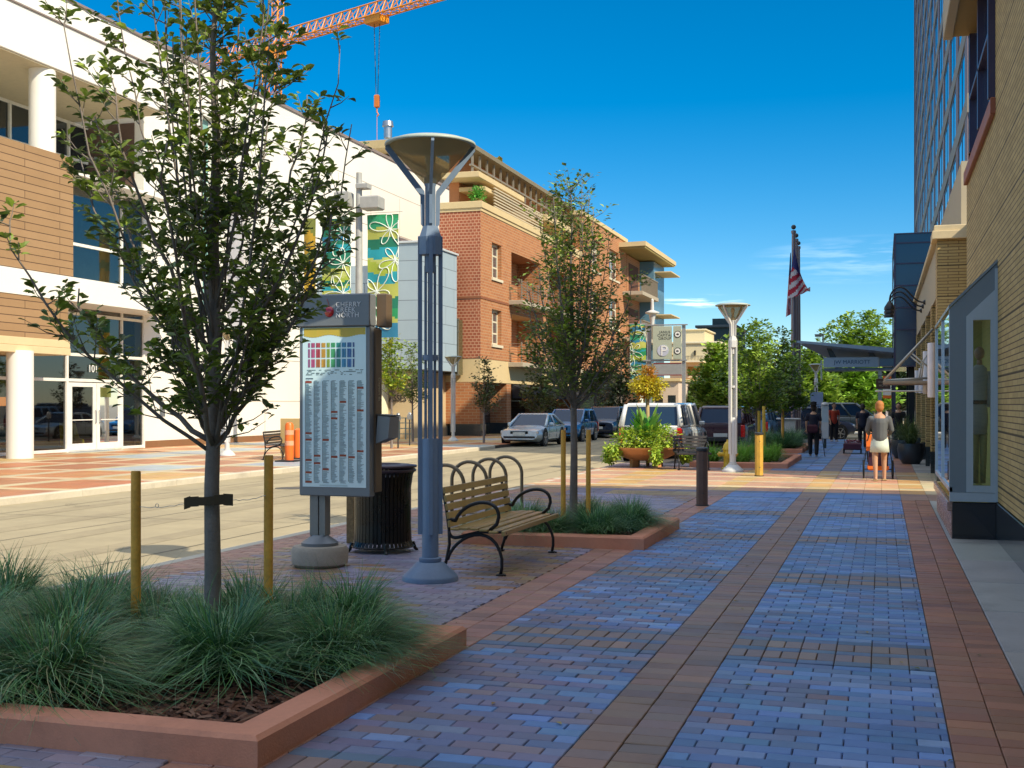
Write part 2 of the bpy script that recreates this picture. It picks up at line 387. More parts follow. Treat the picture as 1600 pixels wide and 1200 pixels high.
# the crossing where the alley meets the sidewalk: larger coloured slabs
y = 21.2
for (h, kind) in ((.9,'n'),(.5,'d'),(1.05,'s'),(.32,'p'),(1.25,'s'),(.32,'p'),(1.25,'s'),(.32,'p'),(1.2,'s'),(.32,'p'),(1.1,'s')):
    for (a, b, t) in ((-6.84,-5.6,0),(-5.6,-4.8,1),(-4.8,-3.05,0),(-3.05,-2.61,1),(-2.61,-1.39,0),(-1.39,-.95,1),(-.95,.31,0),(.31,.75,1),(.75,3,2)):
        pal = MIX if (b <= -3.0 and kind in 'nd') else {'n': BLUE if not t else BANDC, 'd': DBLUE if not t else BANDC, 's': (SUNC, OCH, PALE)[t], 'p': (PALE, PALE, PALE)[t]}[kind]
        base = rng.choice(pal); k = max(1, round((b-a)/.3)); q = max(1, round(h/.3))
        for i in range(k):
            for j_ in range(q): paver(a+(b-a)*i/k, a+(b-a)*(i+1)/k, y+h*j_/q, y+h*(j_+1)/q, jit(base, .07), g=.002, ch=.002)
    y += h
YS = y
k = 0
while y < 56.8:                     # beyond the crossing, in larger units
    dark = (k % 8) in (0, 1)
    for (a, b, p) in ((-6.84 if y < 32 else -4.84,-3.05,[(.30,.20,.18),(.26,.2,.22)]),(-3.05,-2.61,PINK),(-2.61,-1.39,DBLUE if dark else BLUE),(-1.39,-.95,BANDC),(-.95,.31,DBLUE if dark else BLUE),(.31,.75,REDB),(.75,3,[(.30,.29,.28)])):
        n_ = max(1, round((b-a)/.44))
        for i in range(n_): paver(a+(b-a)*i/n_, a+(b-a)*(i+1)/n_, y, y+.44, pick(p), g=.003, ch=.003)
    y += .44; k += 1
# concrete walk beside the building
yy = 2.0
while yy < 21.2:
    paver(.75, 3.0, yy, min(yy+1.6, 21.2), jit((.33,.34,.33), .05), g=.006, ch=.006); yy += 1.6
struct(pav.build('sidewalk_paving', M_pave, fix=False))
# far plaza
fp = MB(); fp.box(-31, -14.56, -6, 70, -.28, -.02); struct(fp.build('plaza_bed', M_sand))
kf = MB(); kerbline(kf, [(-14.4,44.6),(-14.4,-6)][::-1][::-1]); kerbline(kf, [(-15.45,70),(-15.3,46.0),(-14.4,44.6)])
struct(kf.build('far_kerb', M_kerb))
pav = MB(); TERR = [(.46,.17,.075),(.42,.18,.09),(.38,.16,.08),(.48,.21,.09)]; TAN = [(.52,.32,.12),(.50,.33,.15)]; PB = [(.33,.38,.42),(.36,.41,.44)]
x = -14.56
ic = 0
while x > -30.8:
    wx = 1.75; y = -4.0; r = 0
    while y < 66:
        hy = 2.5; 
        q = rng.random(); base = rng.choice(TERR) if q < .62 else (rng.choice(TAN) if q < .85 else rng.choice(PB))
        if ic == 0 and x < -15 : pass
        for i in range(3):
            for j_ in range(4): paver(x-wx*(i+1)/3, x-wx*i/3, y+hy*j_/4, y+hy*(j_+1)/4, jit(base, .06), g=.002, ch=.002)
        paver(x-wx, x, y+hy, y+hy+.42, jit(PALE[0], .05), g=.002, ch=.002); y += hy+.42
    x -= wx; 
    y = -4.0
    while y < 66: paver(x-.42, x, y, y+1.46, jit(PALE[1], .05), g=.002, ch=.002); y += 1.46
    x -= .42; ic += 1
struct(pav.build('plaza_paving', M_pave, fix=False))
# cross street at the far end and its far pavement
cs = MB(); cs.box(-4.8, 60, 70, 76, -.2, -.02); struct(cs.build('far_sidewalk', M_kerb))
# utility cover in the gutter corner
mh = thing('utility_cover', 'round iron utility cover set in the pale concrete road', 'manhole cover', (*G(455, 763, -.13), -.128))
MB().lathe([(.33,0),(.33,.006),(.30,.008),(0.001,.008)], 28).build('lid', mat('cast_iron', (.12,.11,.10), .6, .6), mh)
# ------------------------------------------------------------------ raised planter borders
M_terra = mat('terracotta_stucco', (.66,.28,.17), .8, 0, .12, 3, .35, 90, grime=.35)
M_mulch = mat('bark_mulch', rough=.9, attr=True, var=.2)
def planter(name, label, x0, x1, y0, y1, seed, h=.14, wd=.2, r=.02, nm=900):
    t = thing(name, label, 'planter', ((x0+x1)/2, y0, 0), group='low terracotta planter borders')
    m_ = MB(); o = [(x0,y0),(x1,y0),(x1,y1),(x0,y1)]; lay = [(0,-.1),(0,h-r),(r,h),(wd-r,h),(wd,h-r),(wd,-.1)]
    vs = []
    for (d, z) in lay:
        for (x, y) in o: vs.append((x+(d if x == x0 else -d), y+(d if y == y0 else -d), z))
    fs = [(a*4+i, a*4+(i+1)%4, (a+1)*4+(i+1)%4, (a+1)*4+i) for a in range(len(lay)-1) for i in range(4)]
    m_.add(vs, fs); m_.build('border', M_terra, t, world=True)
    s_ = MB(); s_.box(x0+wd-.01, x1-wd+.01, y0+wd-.01, y1-wd+.01, -.1, .05, (.05,.028,.018))
    rg = random.Random(seed)
    for i in range(nm):
        cx, cy = rg.uniform(x0+wd+.03, x1-wd-.03), rg.uniform(y0+wd+.03, y1-wd-.03); a = rg.uniform(0, 6.28); l = rg.uniform(.02,.06); ww = rg.uniform(.006,.014); z = .055+rg.uniform(0,.018); e = rg.uniform(-.012,.012)
        dx, dy = math.cos(a)*l, math.sin(a)*l; nx, ny = -math.sin(a)*ww, math.cos(a)*ww
        c = rg.choice([(.13,.055,.03),(.18,.08,.045),(.08,.035,.02),(.24,.13,.08)])
        s_.add([(cx-dx-nx,cy-dy-ny,z-e),(cx+dx-nx,cy+dy-ny,z+e),(cx+dx+nx,cy+dy+ny,z+e),(cx-dx+nx,cy-dy+ny,z-e),(cx-dx*.8,cy-dy*.8,z-e+.008),(cx+dx*.8,cy+dy*.8,z+e+.008)], [(0,1,5,4),(1,2,5),(2,3,4,5),(3,0,4)], c)
    s_.build('mulch_bed', M_mulch, t, world=True, fix=False)
    return t
planter('planter_border', 'low terracotta planter border round grasses in the near corner beside the brick walk', -6.45, -2.62, 4.72, 7.5, 1, nm=4200)
planter('planter_border', 'low terracotta planter border behind the near bench, round the second staked tree', -4.62, -2.5, 13.05, 15.5, 2, nm=700)
planter('planter_border', 'low terracotta planter border with sunlit bright grass behind the white lamp post', -4.7, -2.25, 30.7, 36.2, 3, nm=200)
planter('planter_border', 'low terracotta planter border in shade beside the flagpoles and the walker with a cane', -4.6, -2.5, 40.6, 46.5, 4, nm=100)
# ------------------------------------------------------------------ ornamental grasses
M_grass = mat('fountain_grass_blades', rough=.45, attr=True, var=.08, translucent=.25, spec=.35)
def grass_mesh(seed, n, R_, H, w_, cols, segs=5):
    rg = random.Random(seed); vs = []; fs = []; cs_ = []
    for i in range(n):
        a = rg.uniform(0, 6.283); r0 = R_*.16*math.sqrt(rg.random()); q = rg.random(); out = R_*(.25+.85*q)*rg.uniform(.75,1.1); h = H*rg.uniform(.55,1.05)*(1.08-.45*q)
        bx, by = r0*math.cos(a), r0*math.sin(a); a2 = a+rg.uniform(-.35,.35); droop = rg.uniform(.25,1.0)*q; ww = w_*rg.uniform(.6,1.3); c = rg.choice(cols); k = rg.uniform(.7,1.3); c = tuple(x*k for x in c)
        tw = rg.uniform(-.5,.5); bend = rg.uniform(-.5,.5)+.25*math.sin(a*3+seed); out *= 1+.18*math.sin(a*2+seed*1.7); h *= 1+.14*math.sin(a*3-seed); o = len(vs)
        for s_ in range(segs+1):
            t = s_/segs; r = out*(t**1.35); z = max(.01, h*(1.95*t-(.98+droop*.95)*t*t)) if q > .16 else h*(1.25*t-.25*t*t)
            x = bx+r*math.cos(a2+bend*t*t); y = by+r*math.sin(a2+bend*t*t); d = ww*(1-t**2.2)+.0006; nx, ny = -math.sin(a2+tw)*d, math.cos(a2+tw)*d
            vs += [(x-nx, y-ny, z), (x+nx, y+ny, z)]
        for s_ in range(segs): fs.append((o+2*s_, o+2*s_+1, o+2*s_+3, o+2*s_+2)); cs_.append(c)
    m_ = MB(); m_.v = vs; m_.f = fs; m_.c = cs_; return m_
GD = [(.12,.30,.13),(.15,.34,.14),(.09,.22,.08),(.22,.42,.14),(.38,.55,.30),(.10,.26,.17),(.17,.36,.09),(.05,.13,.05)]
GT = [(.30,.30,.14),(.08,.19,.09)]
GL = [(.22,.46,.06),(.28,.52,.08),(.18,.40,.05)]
GG = 'fountain grass clumps in the planters'
protos = [grass_mesh(11+i, 2100, [1.0,1.08,.95][i], [.60,.54,.60][i], .0042, GD+[GT[0]]*[0,1,2][i], 6) for i in range(3)]
pobj = []
def clump(x, y, k, sc, label, z=.05, rz=None):
    if k not in [p[0] for p in pobj]:
        o = protos[k].build('ornamental_grass', M_grass, fix=False); pobj.append((k, o))
    else:
        o = [p[1] for p in pobj if p[0] == k][0].copy(); col.objects.link(o)
    o.location = (x, y, z); o.rotation_euler = (rng.uniform(-.07,.07),rng.uniform(-.07,.07),rng.uniform(0,6.28) if rz is None else rz); o.scale = (sc, sc, sc*rng.uniform(.92,1.08)); tag(o, label, 'grass clump', GG); o['kind'] = 'thing'; return o
c1 = [(-5.55,5.22,.82,'front left fountain grass clump drooping over the near planter edge'),
      (-4.9,5.35,.86,'fountain grass clump at the planter front, directly below the left stake'),
      (-4.22,5.42,.84,'arching fountain grass clump in front of the near tree trunk, beside bare mulch'),
      (-6.05,5.85,.8,'fountain grass clump at the far left edge of the near planter'),
      (-5.4,6.05,.82,'fountain grass clump behind the front left clump, before the left stake'),
      (-4.72,6.2,.8,'fountain grass clump between the left stake and the near tree trunk'),
      (-3.62,6.1,.84,'round fountain grass clump in front of the right stake of the near tree'),
      (-3.05,6.45,.78,'fountain grass clump by the right border of the near planter'),
      (-3.95,7.0,.78,'tall fountain grass clump right behind the near tree trunk'),
      (-3.3,7.02,.82,'fountain grass clump at the planter end nearest the lamp post base'),
      (-5.0,6.95,.84,'wispy fountain grass clump behind the left stake against the road'),
      (-5.75,6.85,.84,'wispy fountain grass clump at the kerb side of the near planter'),
      (-6.15,5.2,.8,'fountain grass clump in the front left corner of the near planter'),(-4.45,6.75,.7,'fountain grass clump just behind the left stake of the nearest tree'),(-5.2,5.6,.74,'fountain grass clump in the middle of the left front group'),
      (-4.55,5.12,.66,'small fountain grass clump nearest the front border, left of the bare mulch'),(-5.2,5.02,.66,'small fountain grass clump hanging over the front border between two larger clumps'),(-3.5,6.75,.74,'fountain grass clump between the right stake and the right border')]
for i, (x, y, s_, lb) in enumerate(c1): clump(x, y, i % 3, s_*(1 if i > 2 else 1.0), lb)
c2 = [(-4.2,13.5,.6,'fountain grass clump behind the bench seat, left end of the second planter'),(-3.7,13.55,.62,'fountain grass clump in front of the second tree trunk'),(-3.15,13.6,.66,'fountain grass clump at the front right of the second planter'),
      (-4.25,14.3,.68,'fountain grass clump beside the bike hoops in the second planter'),(-3.55,14.7,.66,'fountain grass clump behind the second tree between its stakes'),(-2.95,14.5,.66,'fountain grass clump at the right border of the second planter'),(-3.1,15.05,.62,'fountain grass clump at the far end of the second planter')]
for i, (x, y, s_, lb) in enumerate(c2): clump(x, y, (i+1) % 3, s_, lb)
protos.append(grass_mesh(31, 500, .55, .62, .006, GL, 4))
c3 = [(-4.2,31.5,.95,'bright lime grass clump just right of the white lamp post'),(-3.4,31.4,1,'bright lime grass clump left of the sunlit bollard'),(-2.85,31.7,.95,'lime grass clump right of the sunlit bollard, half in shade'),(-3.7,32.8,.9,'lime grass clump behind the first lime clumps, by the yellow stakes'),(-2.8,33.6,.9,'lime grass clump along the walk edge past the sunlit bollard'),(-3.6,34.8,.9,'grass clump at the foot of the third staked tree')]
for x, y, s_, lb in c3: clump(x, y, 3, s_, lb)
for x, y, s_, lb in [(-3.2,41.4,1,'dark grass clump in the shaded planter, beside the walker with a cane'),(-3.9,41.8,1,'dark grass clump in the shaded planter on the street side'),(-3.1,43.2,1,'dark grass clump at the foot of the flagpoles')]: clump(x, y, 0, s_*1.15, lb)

fl_l = MB(); rg = random.Random(44)
for i in range(150):
    x, y = rg.uniform(-6.5,.7), rg.uniform(4.6,20)**1.0; c = rg.choice([(.30,.20,.05),(.20,.12,.04),(.35,.28,.08),(.12,.14,.04)]); a = rg.uniform(0,6.28); l = rg.uniform(.012,.03); z = .006+rg.uniform(0,.004)
    if -6.45 < x < -2.62 and 4.72 < y < 7.5: z = .07
    dx, dy = math.cos(a)*l, math.sin(a)*l; fl_l.add([(x-dx,y-dy,z),(x+dy*.45,y-dx*.45,z+.006),(x+dx,y+dy,z+.001),(x-dy*.45,y+dx*.45,z+.005)], [(0,1,2,3)], c)
o = fl_l.build('fallen_leaves', mat('dry_leaves', rough=.7, attr=True), fix=False); o['kind'] = 'stuff'; o['label'] = 'dry fallen leaves scattered over the brick walk'; o['category'] = 'leaves'
# ------------------------------------------------------------------ trees
def bez(p0, p1, p2, p3, n):
    out = []
    for i in range(n+1):
        t = i/n; u = 1-t; out.append(p0*u**3+p1*3*u*u*t+p2*3*u*t*t+p3*t**3)
    return out
def leaf(mb, p, d, L_, wd, c, rg, detail):
    d = d.normalized(); up = Vector((rg.uniform(-.6,.6), rg.uniform(-.6,.6), 1)); s_ = d.cross(up)
    if s_.length < 1e-3: s_ = Vector((1,0,0))
    s_.normalize(); n_ = s_.cross(d).normalized()
    if detail == 2:
        o = p+d*L_*.12; c_ = -.10*L_
        vs = [p, o+d*L_*.28+s_*wd*.5-n_*c_, o+d*L_*.28-s_*wd*.5-n_*c_, o+d*L_*.36, o+d*L_*.68+s_*wd*.34-n_*c_*.9, o+d*L_*.68-s_*wd*.34-n_*c_*.9, o+d*L_*.98-n_*L_*.10]
        mb.add(vs, [(0,1,3),(0,3,2),(1,4,3),(2,3,5),(3,4,6),(3,6,5)], c)
    elif detail == 1:
        vs = [p, p+d*L_*.5+s_*wd*.5+n_*.06*L_, p+d*L_-n_*.08*L_, p+d*L_*.5-s_*wd*.5+n_*.06*L_]; mb.add(vs, [(0,1,2),(0,2,3)], c)
    else:
        vs = [p+s_*wd*.4, p+d*L_*.6+s_*wd*.5, p+d*L_, p+d*L_*.5-s_*wd*.5]; mb.add(vs, [(0,1,2,3)], c)
LG = [(.05,.105,.02),(.065,.13,.024),(.04,.085,.018),(.085,.16,.03),(.055,.10,.03)]
def tree(name, label, x, y, H, fork, rad, tr, limbs, twigs, lpt, ls, cols, seed, detail=1, z0=.05, prof=None, group=None, lowr=.5, barkc=None, twl=.3, up=.75, asym=0):
    rg = random.Random(seed); t = thing(name, label, 'tree', (x, y, 0), group=group)
    wd = MB(); lf = MB(); prof = prof or (lambda u: (lowr+(1-lowr)*min(1, u*2.6))*(1-max(0, u-.42)/.58*.72))
    lean = Vector((rg.uniform(-.02,.02), rg.uniform(-.02,.02), 0))*H
    main = [Vector((lean.x*u*u+rg.uniform(-.006,.006)*H*u, lean.y*u*u+rg.uniform(-.006,.006)*H*u, z0-.05+(H*.97)*u)) for u in [i/9 for i in range(10)]]
    wd.tube([main[0]-Vector((0,0,.02))]+main, [tr*1.35]+[tr*(1-.93*(i/9)**1.1)+.003 for i in range(10)], 10)
    def onmain(z):
        u = min(1, max(0, (z-z0)/(H*.97)))*9; i = min(8, int(u)); return main[i].lerp(main[i+1], u-i)
    twl_ = []
    for k in range(limbs):
        q = (k+rg.random())/limbs; zt = fork+(H-fork)*(.12+.86*q**.9); a = k*2.399+rg.uniform(-.4,.4)
        uu = (zt-fork)/(H-fork); rr = rad*prof(uu)*rg.uniform(.62,1.04)*(1-asym*math.cos(a)*max(0, 1-uu*2.2)); za = fork*.92+(zt-fork)*rg.uniform(.0,.42)*(1-q*.2)
        p0 = onmain(za); p3 = Vector((main[5].x*q+rr*math.cos(a), main[5].y*q+rr*math.sin(a), zt)); hd = Vector((math.cos(a), math.sin(a), 0))
        p1 = p0+hd*rr*.42+Vector((0,0,(zt-za)*.24)); p2 = p3-Vector((0,0,(zt-za)*.40))-hd*rr*.12
        pts = bez(p0, p1, p2, p3, 10); pts = [p+Vector((rg.uniform(-1,1), rg.uniform(-1,1), 0))*rr*.025 for p in pts]; pts[0] = p0
        r0 = tr*rg.uniform(.17,.34)*(1-.5*q); wd.tube(pts, [r0*(1-.85*i/10)+.0025 for i in range(11)], 6)
        for j in range(twigs):
            u = rg.uniform(.16,1.0)*10; i = min(9, int(u)); p = pts[i].lerp(pts[i+1], u-i); b = rg.uniform(0, 6.28)
            d = Vector((math.cos(b), math.sin(b), rg.uniform(.25,1.6))).normalized()*.8+hd*.35; l = twl*rg.uniform(.5,1.25)*(1.15-.4*u/10)
            q1 = p+d*l*.55; q2 = q1+(d+Vector((0,0,.35))).normalized()*l*.5; twl_.append((p, q1, q2))
    for j in range(int(twigs*limbs*.16)):
        p = onmain(rg.uniform(fork+(H-fork)*.35, H)); b = rg.uniform(0,6.28); d = Vector((math.cos(b), math.sin(b), rg.uniform(.3,1.2))).normalized(); l = twl*rg.uniform(.6,1.2); twl_.append((p, p+d*l*.5, p+d*l+Vector((0,0,l*.2))))
    for (p, q1, q2) in twl_:
        if detail: wd.tube([p, q1, q2], [.0045*tr/.05, .003*tr/.05, .0015], 4, caps=False)
        n_ = max(1, int(lpt*rg.uniform(.5,1.4)))
        cc = rg.choice(cols); 
        for i in range(n_):
            u = rg.uniform(.15,1.05)**.8; pp = p.lerp(q1, u*2) if u < .5 else q1.lerp(q2, u*2-1)
            b = rg.uniform(0, 6.28); ax = (q2-p).normalized(); d = Vector((math.cos(b), math.sin(b), rg.uniform(-.45,.5)))*.9+ax*.5; kk = rg.uniform(.7,1.35); c = tuple(v*kk for v in (cc if rg.random() < .6 else rg.choice(cols)))
            s_ = ls*rg.uniform(.65,1.25); leaf(lf, pp+d.normalized()*s_*(.15 if detail == 2 else rg.uniform(0,1.2)), d, s_, s_*(.62 if detail else .8), c, rg, detail)
    wd.build('trunk', barkc or M_bark, t, smooth='all', fix=False); lf.build('crown', M_leaf, t, fix=False); return t
TREEG = 'young street trees along the near sidewalk'
LN = [(.14,.20,.035),(.18,.25,.04),(.10,.15,.03),(.23,.32,.045),(.13,.18,.06),(.30,.40,.05)]
tree('street_tree', 'nearest young pear tree with a vase of upright limbs, in the corner planter of grasses', -3.99, 6.62, 5.05, 1.42, 1.38, .054, 34, 22, 11, .066, LN, 5, 2, prof=lambda u: float(np.interp(u, [0,.12,.19,.3,.42,.5,.64,.75,.9,1], [.34,.42,.5,.84,1.0,.93,.70,.50,.34,.2])), group=TREEG, twl=.27, asym=.55)
tree('street_tree', 'second young tree with a narrow pointed crown, in the grass planter behind the bench', -3.63, 14.4, 4.4, 1.66, .90, .05, 32, 21, 11, .064, [tuple(v*1.15 for v in c) for c in LN], 8, 1, prof=lambda u: float(np.interp(u, [0,.1,.19,.36,.65,.85,1], [.3,.55,.85,1.0,.74,.5,.25])), group=TREEG, twl=.30)
TV = [(.22,.36,.04),(.28,.42,.05),(.15,.26,.03),(.33,.46,.07)]
LM = [(.09,.17,.03),(.12,.21,.04),(.07,.13,.03),(.16,.25,.06)]
tree('street_tree', 'young oval tree behind the sunlit bollard, its trunk between yellow stakes', -3.45, 35.2, 3.95, 1.3, 1.30, .05, 30, 14, 13, .11, TV+LM[:1], 21, 0, group=TREEG)
tree('street_tree', 'young tree with dark trunk just left of the flagpoles', -3.2, 41.5, 3.95, 1.2, 1.15, .055, 30, 13, 12, .12, TV[:3]+LM[:2], 22, 0, group=TREEG)
LD = [(.04,.07,.03),(.03,.055,.025),(.05,.09,.03)]
LY = [(.42,.44,.04),(.30,.36,.04),(.52,.50,.06),(.22,.32,.05)]
tree('street_tree', 'small rounded tree in front of the cooking classes wall', *G(645,690), 4.15, 1.5, .85, .05, 20, 9, 10, .11, [(.16,.24,.05),(.12,.19,.04),(.22,.30,.07)], 31, 0, group='trees along the far side of the street')
tree('street_tree', 'yellow green tree seen between the banner and the directory sign', *P(612,44), 4.2, 2.0, .8, .05, 20, 8, 12, .12, LY[:2]+TV, 32, 0, group='trees along the far side of the street')
tree('street_tree', 'small dark tree before the red brick corner, left of the silver coupe', *G(756,692), 3.6, 1.2, .75, .05, 20, 8, 10, .11, [(.06,.10,.03),(.09,.13,.04),(.18,.12,.06)], 33, 0, group='trees along the far side of the street')
tree('street_tree', 'olive coloured bushy tree behind the parked blue and silver cars', *P(846,62), 4.0, 1.0, 1.5, .07, 20, 9, 12, .16, [(.12,.15,.04),(.08,.11,.03),(.16,.17,.05)], 34, 0, group='trees along the far side of the street')
tree('street_tree', 'dark blue green conical tree in shade left of the white truck', *P(970,76), 5.3, .8, 1.7, .1, 24, 9, 12, .2, LD, 35, 0, group='trees along the far side of the street', lowr=1)
tree('street_tree', 'tree with reddish bare twigs behind the second tree crown', *P(930,70), 6.5, 1.4, 1.5, .08, 18, 9, 6, .16, [(.14,.08,.05),(.07,.09,.04)], 36, 0, group='trees along the far side of the street')
BT = 'trees at the far end of the street'
far = [(1128,74,5.0,2.1,TV,'green tree behind the white lamp post, above the parked cars'),(1180,86,5.3,2.4,TV,'yellow green tree seen between the lamp post and the third street tree'),(1104,110,3.6,2.6,[(.12,.2,.04),(.08,.14,.03)],'low green tree in front of the cream apartment building'),
       (1262,80,5.0,2.2,TV,'sunlit green tree just right of the flagpoles'),(1300,92,4.9,2.6,LD,'dark green tree under the hotel canopy sign'),(1345,84,4.2,2.6,[(.2,.38,.03),(.26,.44,.04),(.14,.28,.03)],'bright lime green tree under the hotel canopy'),
       (1322,118,9.9,3.9,TV,'tall round tree rising left above the hotel canopy'),(1366,118,10.1,3.7,TV,'tall round tree rising right above the hotel canopy'),(1396,92,4.4,2.3,LD,'dark shrubby tree beside the dark glass corner of the hotel'),(1275,120,6.2,3.2,[(.16,.22,.08),(.12,.18,.06)],'pale green tree beyond the hanging street lamp'),(1215,120,4.4,2.8,TV,'far green tree left of the flagpoles')]
for i, (px, D, H, r, cl, lb) in enumerate(far):
    tree('tree', lb, *P(px, D), H, H*.2, r, .09, 34, 14, 15, .20+D*.0014, cl, 50+i, 0, group=BT, lowr=.95, twl=.6*r/2)
# ------------------------------------------------------------------ stakes, strap
M_stake = mat('peeled_pine_stake', (.78,.39,.06), .7, 0, .35, 5, .25, 70)
def stake(x, y, h, r, label, mt=M_stake):
    m_ = MB(); m_.lathe([(r*1.02,0),(r,.3*h),(r,.8*h),(r*.99,h-.008),(r*.9,h),(0.001,h)], 14)
    o = m_.build('tree_stake', mt, smooth=True); o.location = (x, y, 0); o.rotation_euler = (rng.uniform(-.006,.006), rng.uniform(-.006,.006), rng.uniform(0,3)); tag(o, label, 'tree stake', 'round wooden tree stakes'); return o
stake(-4.5, 6.56, 1.18, .031, 'wooden stake left of the nearest tree, wired to its trunk')
stake(-3.7, 6.8, 1.28, .029, 'wooden stake right of the nearest tree, before the directory sign')
stake(*P(880, 14.7), 1.29, .031, 'wooden stake left of the second tree')
stake(*P(919, 14.7), 1.29, .030, 'wooden stake right of the second tree')
M_stakeY = mat('yellow_stake', (.62,.40,.05), .7, 0, .25, 5)
stake(*P(1186, 34.2), 1.42, .045, 'tall yellow stake standing behind the sunlit bollard', M_stakeY)
stake(*P(1194, 33.4), 1.55, .045, 'sunlit yellow stake beside the third tree trunk', M_stakeY)
stake(*P(1223, 40.5), 1.5, .045, 'brown stake beside the tree at the flagpoles')
st = thing('tree_tie', 'dark canvas strap and wire tying the nearest tree to its two stakes', 'tree tie', (-3.99, 6.62, 1.0))
s_ = MB(); s_.tube([(-.065,-.02,0),(-.05,-.062,.0),(0,-.066,.0),(.045,-.062,.01),(.062,-.01,.01)], .001, 4)
band = MB(); ring = []
pts = [(-.17,-.05,-.02),(-.12,-.06,-.005),(-.055,-.07,0),(0,-.075,.002),(.055,-.07,.01),(.11,-.055,.015),(.17,-.045,.012)]
for i in range(len(pts)-1):
    a, b = pts[i], pts[i+1]; hh = .024+.012*abs(i-2.5)/2.5
    band.add([(a[0],a[1],a[2]-hh),(b[0],b[1],b[2]-hh),(b[0],b[1],b[2]+hh),(a[0],a[1],a[2]+hh),(a[0],a[1]+.004,a[2]-hh),(b[0],b[1]+.004,b[2]-hh),(b[0],b[1]+.004,b[2]+hh),(a[0],a[1]+.004,a[2]+hh)], [(0,1,2,3),(7,6,5,4),(0,4,5,1),(3,2,6,7)])
band.build('strap', mat('brown_canvas', (.06,.04,.02), .9, 0, .2, 20), st)
wr = MB()
def wire(a, b, n=10, sag=.012):
    a, b = Vector(a), Vector(b); wr.tube([a.lerp(b, i/n)+Vector((0,0,-sag*math.sin(math.pi*i/n)+.003*math.sin(i*2.4))) for i in range(n+1)], .0022, 5)
wire((-.17,-.05,-.02), (-.51,-.06,-.045)); wire((.17,-.045,.012), (.29,.15,.03)); 
wr.tube([(-.36+.012*math.cos(t), -.055, -.035+.012*math.sin(t)) for t in np.linspace(0,6.28,10)], .002, 5)
wr.build('wire', M_steel, st)
# ------------------------------------------------------------------ lamp posts
_t = NT('lamp_diffuser'); _d = _t.n('BsdfTranslucent'); _d.inputs[0].default_value = (.62,.52,.32,1); _d2 = _t.n('BsdfDiffuse'); _d2.inputs[0].default_value = (.40,.34,.22,1); _tr = _t.n('BsdfTransparent'); _tr.inputs[0].default_value = (.85,.80,.68,1)
_m1 = _t.n('MixShader'); _m1.inputs[0].default_value = .5; _t.l(_d.outputs[0], _m1.inputs[1]); _t.l(_d2.outputs[0], _m1.inputs[2]); _m2 = _t.n('MixShader'); _m2.inputs[0].default_value = .45; _t.l(_m1.outputs[0], _m2.inputs[1]); _t.l(_tr.outputs[0], _m2.inputs[2]); _t.l(_m2.outputs[0], _t.out.inputs[0]); M_diff = _t.m
def make_lamp(name, label, loc, rz):
    t = thing(name, label, 'street lamp', loc, rz, group='funnel shaped lamp posts')
    MB().lathe([(.255,0),(.255,.035),(.245,.05),(.125,.165),(.12,.17)], 32).build('base', M_lamp, t, smooth=True)
    MB().lathe([(.098,.17),(.102,.178),(.102,.205),(.092,.212),(.078,.212)], 32).build('collar', M_lamp, t, smooth=True)
    c = MB(); c.lathe([(.076,.2),(.076,1.28),(.07,1.29)], 24)
    for a in range(4):                                   # four thin inner rods of the open middle
        x, y = .042*math.cos(a*math.pi/2+.4), .042*math.sin(a*math.pi/2+.4); c.lathe([(.0135,1.28),(.0135,2.86)], 8, x, y)
    c.lathe([(.05,2.80),(.052,2.81),(.052,2.96)], 20)
    c.build('column', M_lamp, t, smooth=True)
    for a in range(4):
        f = MB(); f.bbox(.074, .112, -.017, .017, .42, 3.13, .004); f.xf(Matrix.Rotation(a*math.pi/2+.42, 4, 'Z')); f.build('fin', M_lamp, t)
    r_ = MB(); r_.lathe([(.055,2.0),(.072,2.0),(.072,2.05),(.055,2.05)], 20, caps=False); r_.build('tie_ring', M_lamp, t, smooth=True)
    h = MB(); h.lathe([(.06,2.955),(.108,2.96),(.108,3.12),(.072,3.22),(.06,3.22)], 8); h.build('upper_sleeve', M_lamp, t)
    n_ = MB(); n_.lathe([(.047,3.22),(.047,3.58),(.055,3.60),(.055,3.66),(.03,3.68)], 20)
    n_.build('neck', M_lamp, t, smooth=True)
    for a in range(4):
        f = MB(); f.prism([(.05,3.20),(.085,3.24),(.09,3.50),(.41,3.915),(.40,3.955),(.375,3.955),(.055,3.54),(.05,3.5)], 'y', -.013, .013); f.xf(Matrix.Rotation(a*math.pi/2+.42, 4, 'Z')); f.build('arm', M_lamp, t)
    d = MB(); d.lathe([(.05,3.6),(.372,3.95)], 36, caps=False); d.build('diffuser', M_diff, t, smooth='all')
    b = MB(); b.lathe([(.03,3.66),(.03,3.78),(.045,3.80),(.05,3.86),(.03,3.9),(.001,3.905)], 14); b.build('bulb', mat('frosted_bulb', (.8,.78,.7), .5), t, smooth='all')
    lid = MB(); lid.lathe([(.001,3.957),(.36,3.957),(.41,3.945),(.416,3.955),(.412,3.972),(.33,4.0),(.15,4.02),(.001,4.025)], 48, caps=False); lid.build('lid', mat('lamp_lid', (.40,.46,.42), .5), t, smooth='all')
    return t
lamp0 = make_lamp('lamp_post', 'blue grey funnel lamp post nearest, standing left of the bench', (-3.93, 10.25, 0), .0)
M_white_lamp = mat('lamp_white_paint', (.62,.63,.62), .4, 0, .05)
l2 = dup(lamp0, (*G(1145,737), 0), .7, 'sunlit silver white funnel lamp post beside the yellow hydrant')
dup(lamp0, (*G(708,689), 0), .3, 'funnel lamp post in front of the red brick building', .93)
dup(lamp0, (*G(355,712), 0), .9, 'funnel lamp post partly hidden by the nearest tree, before the white store')
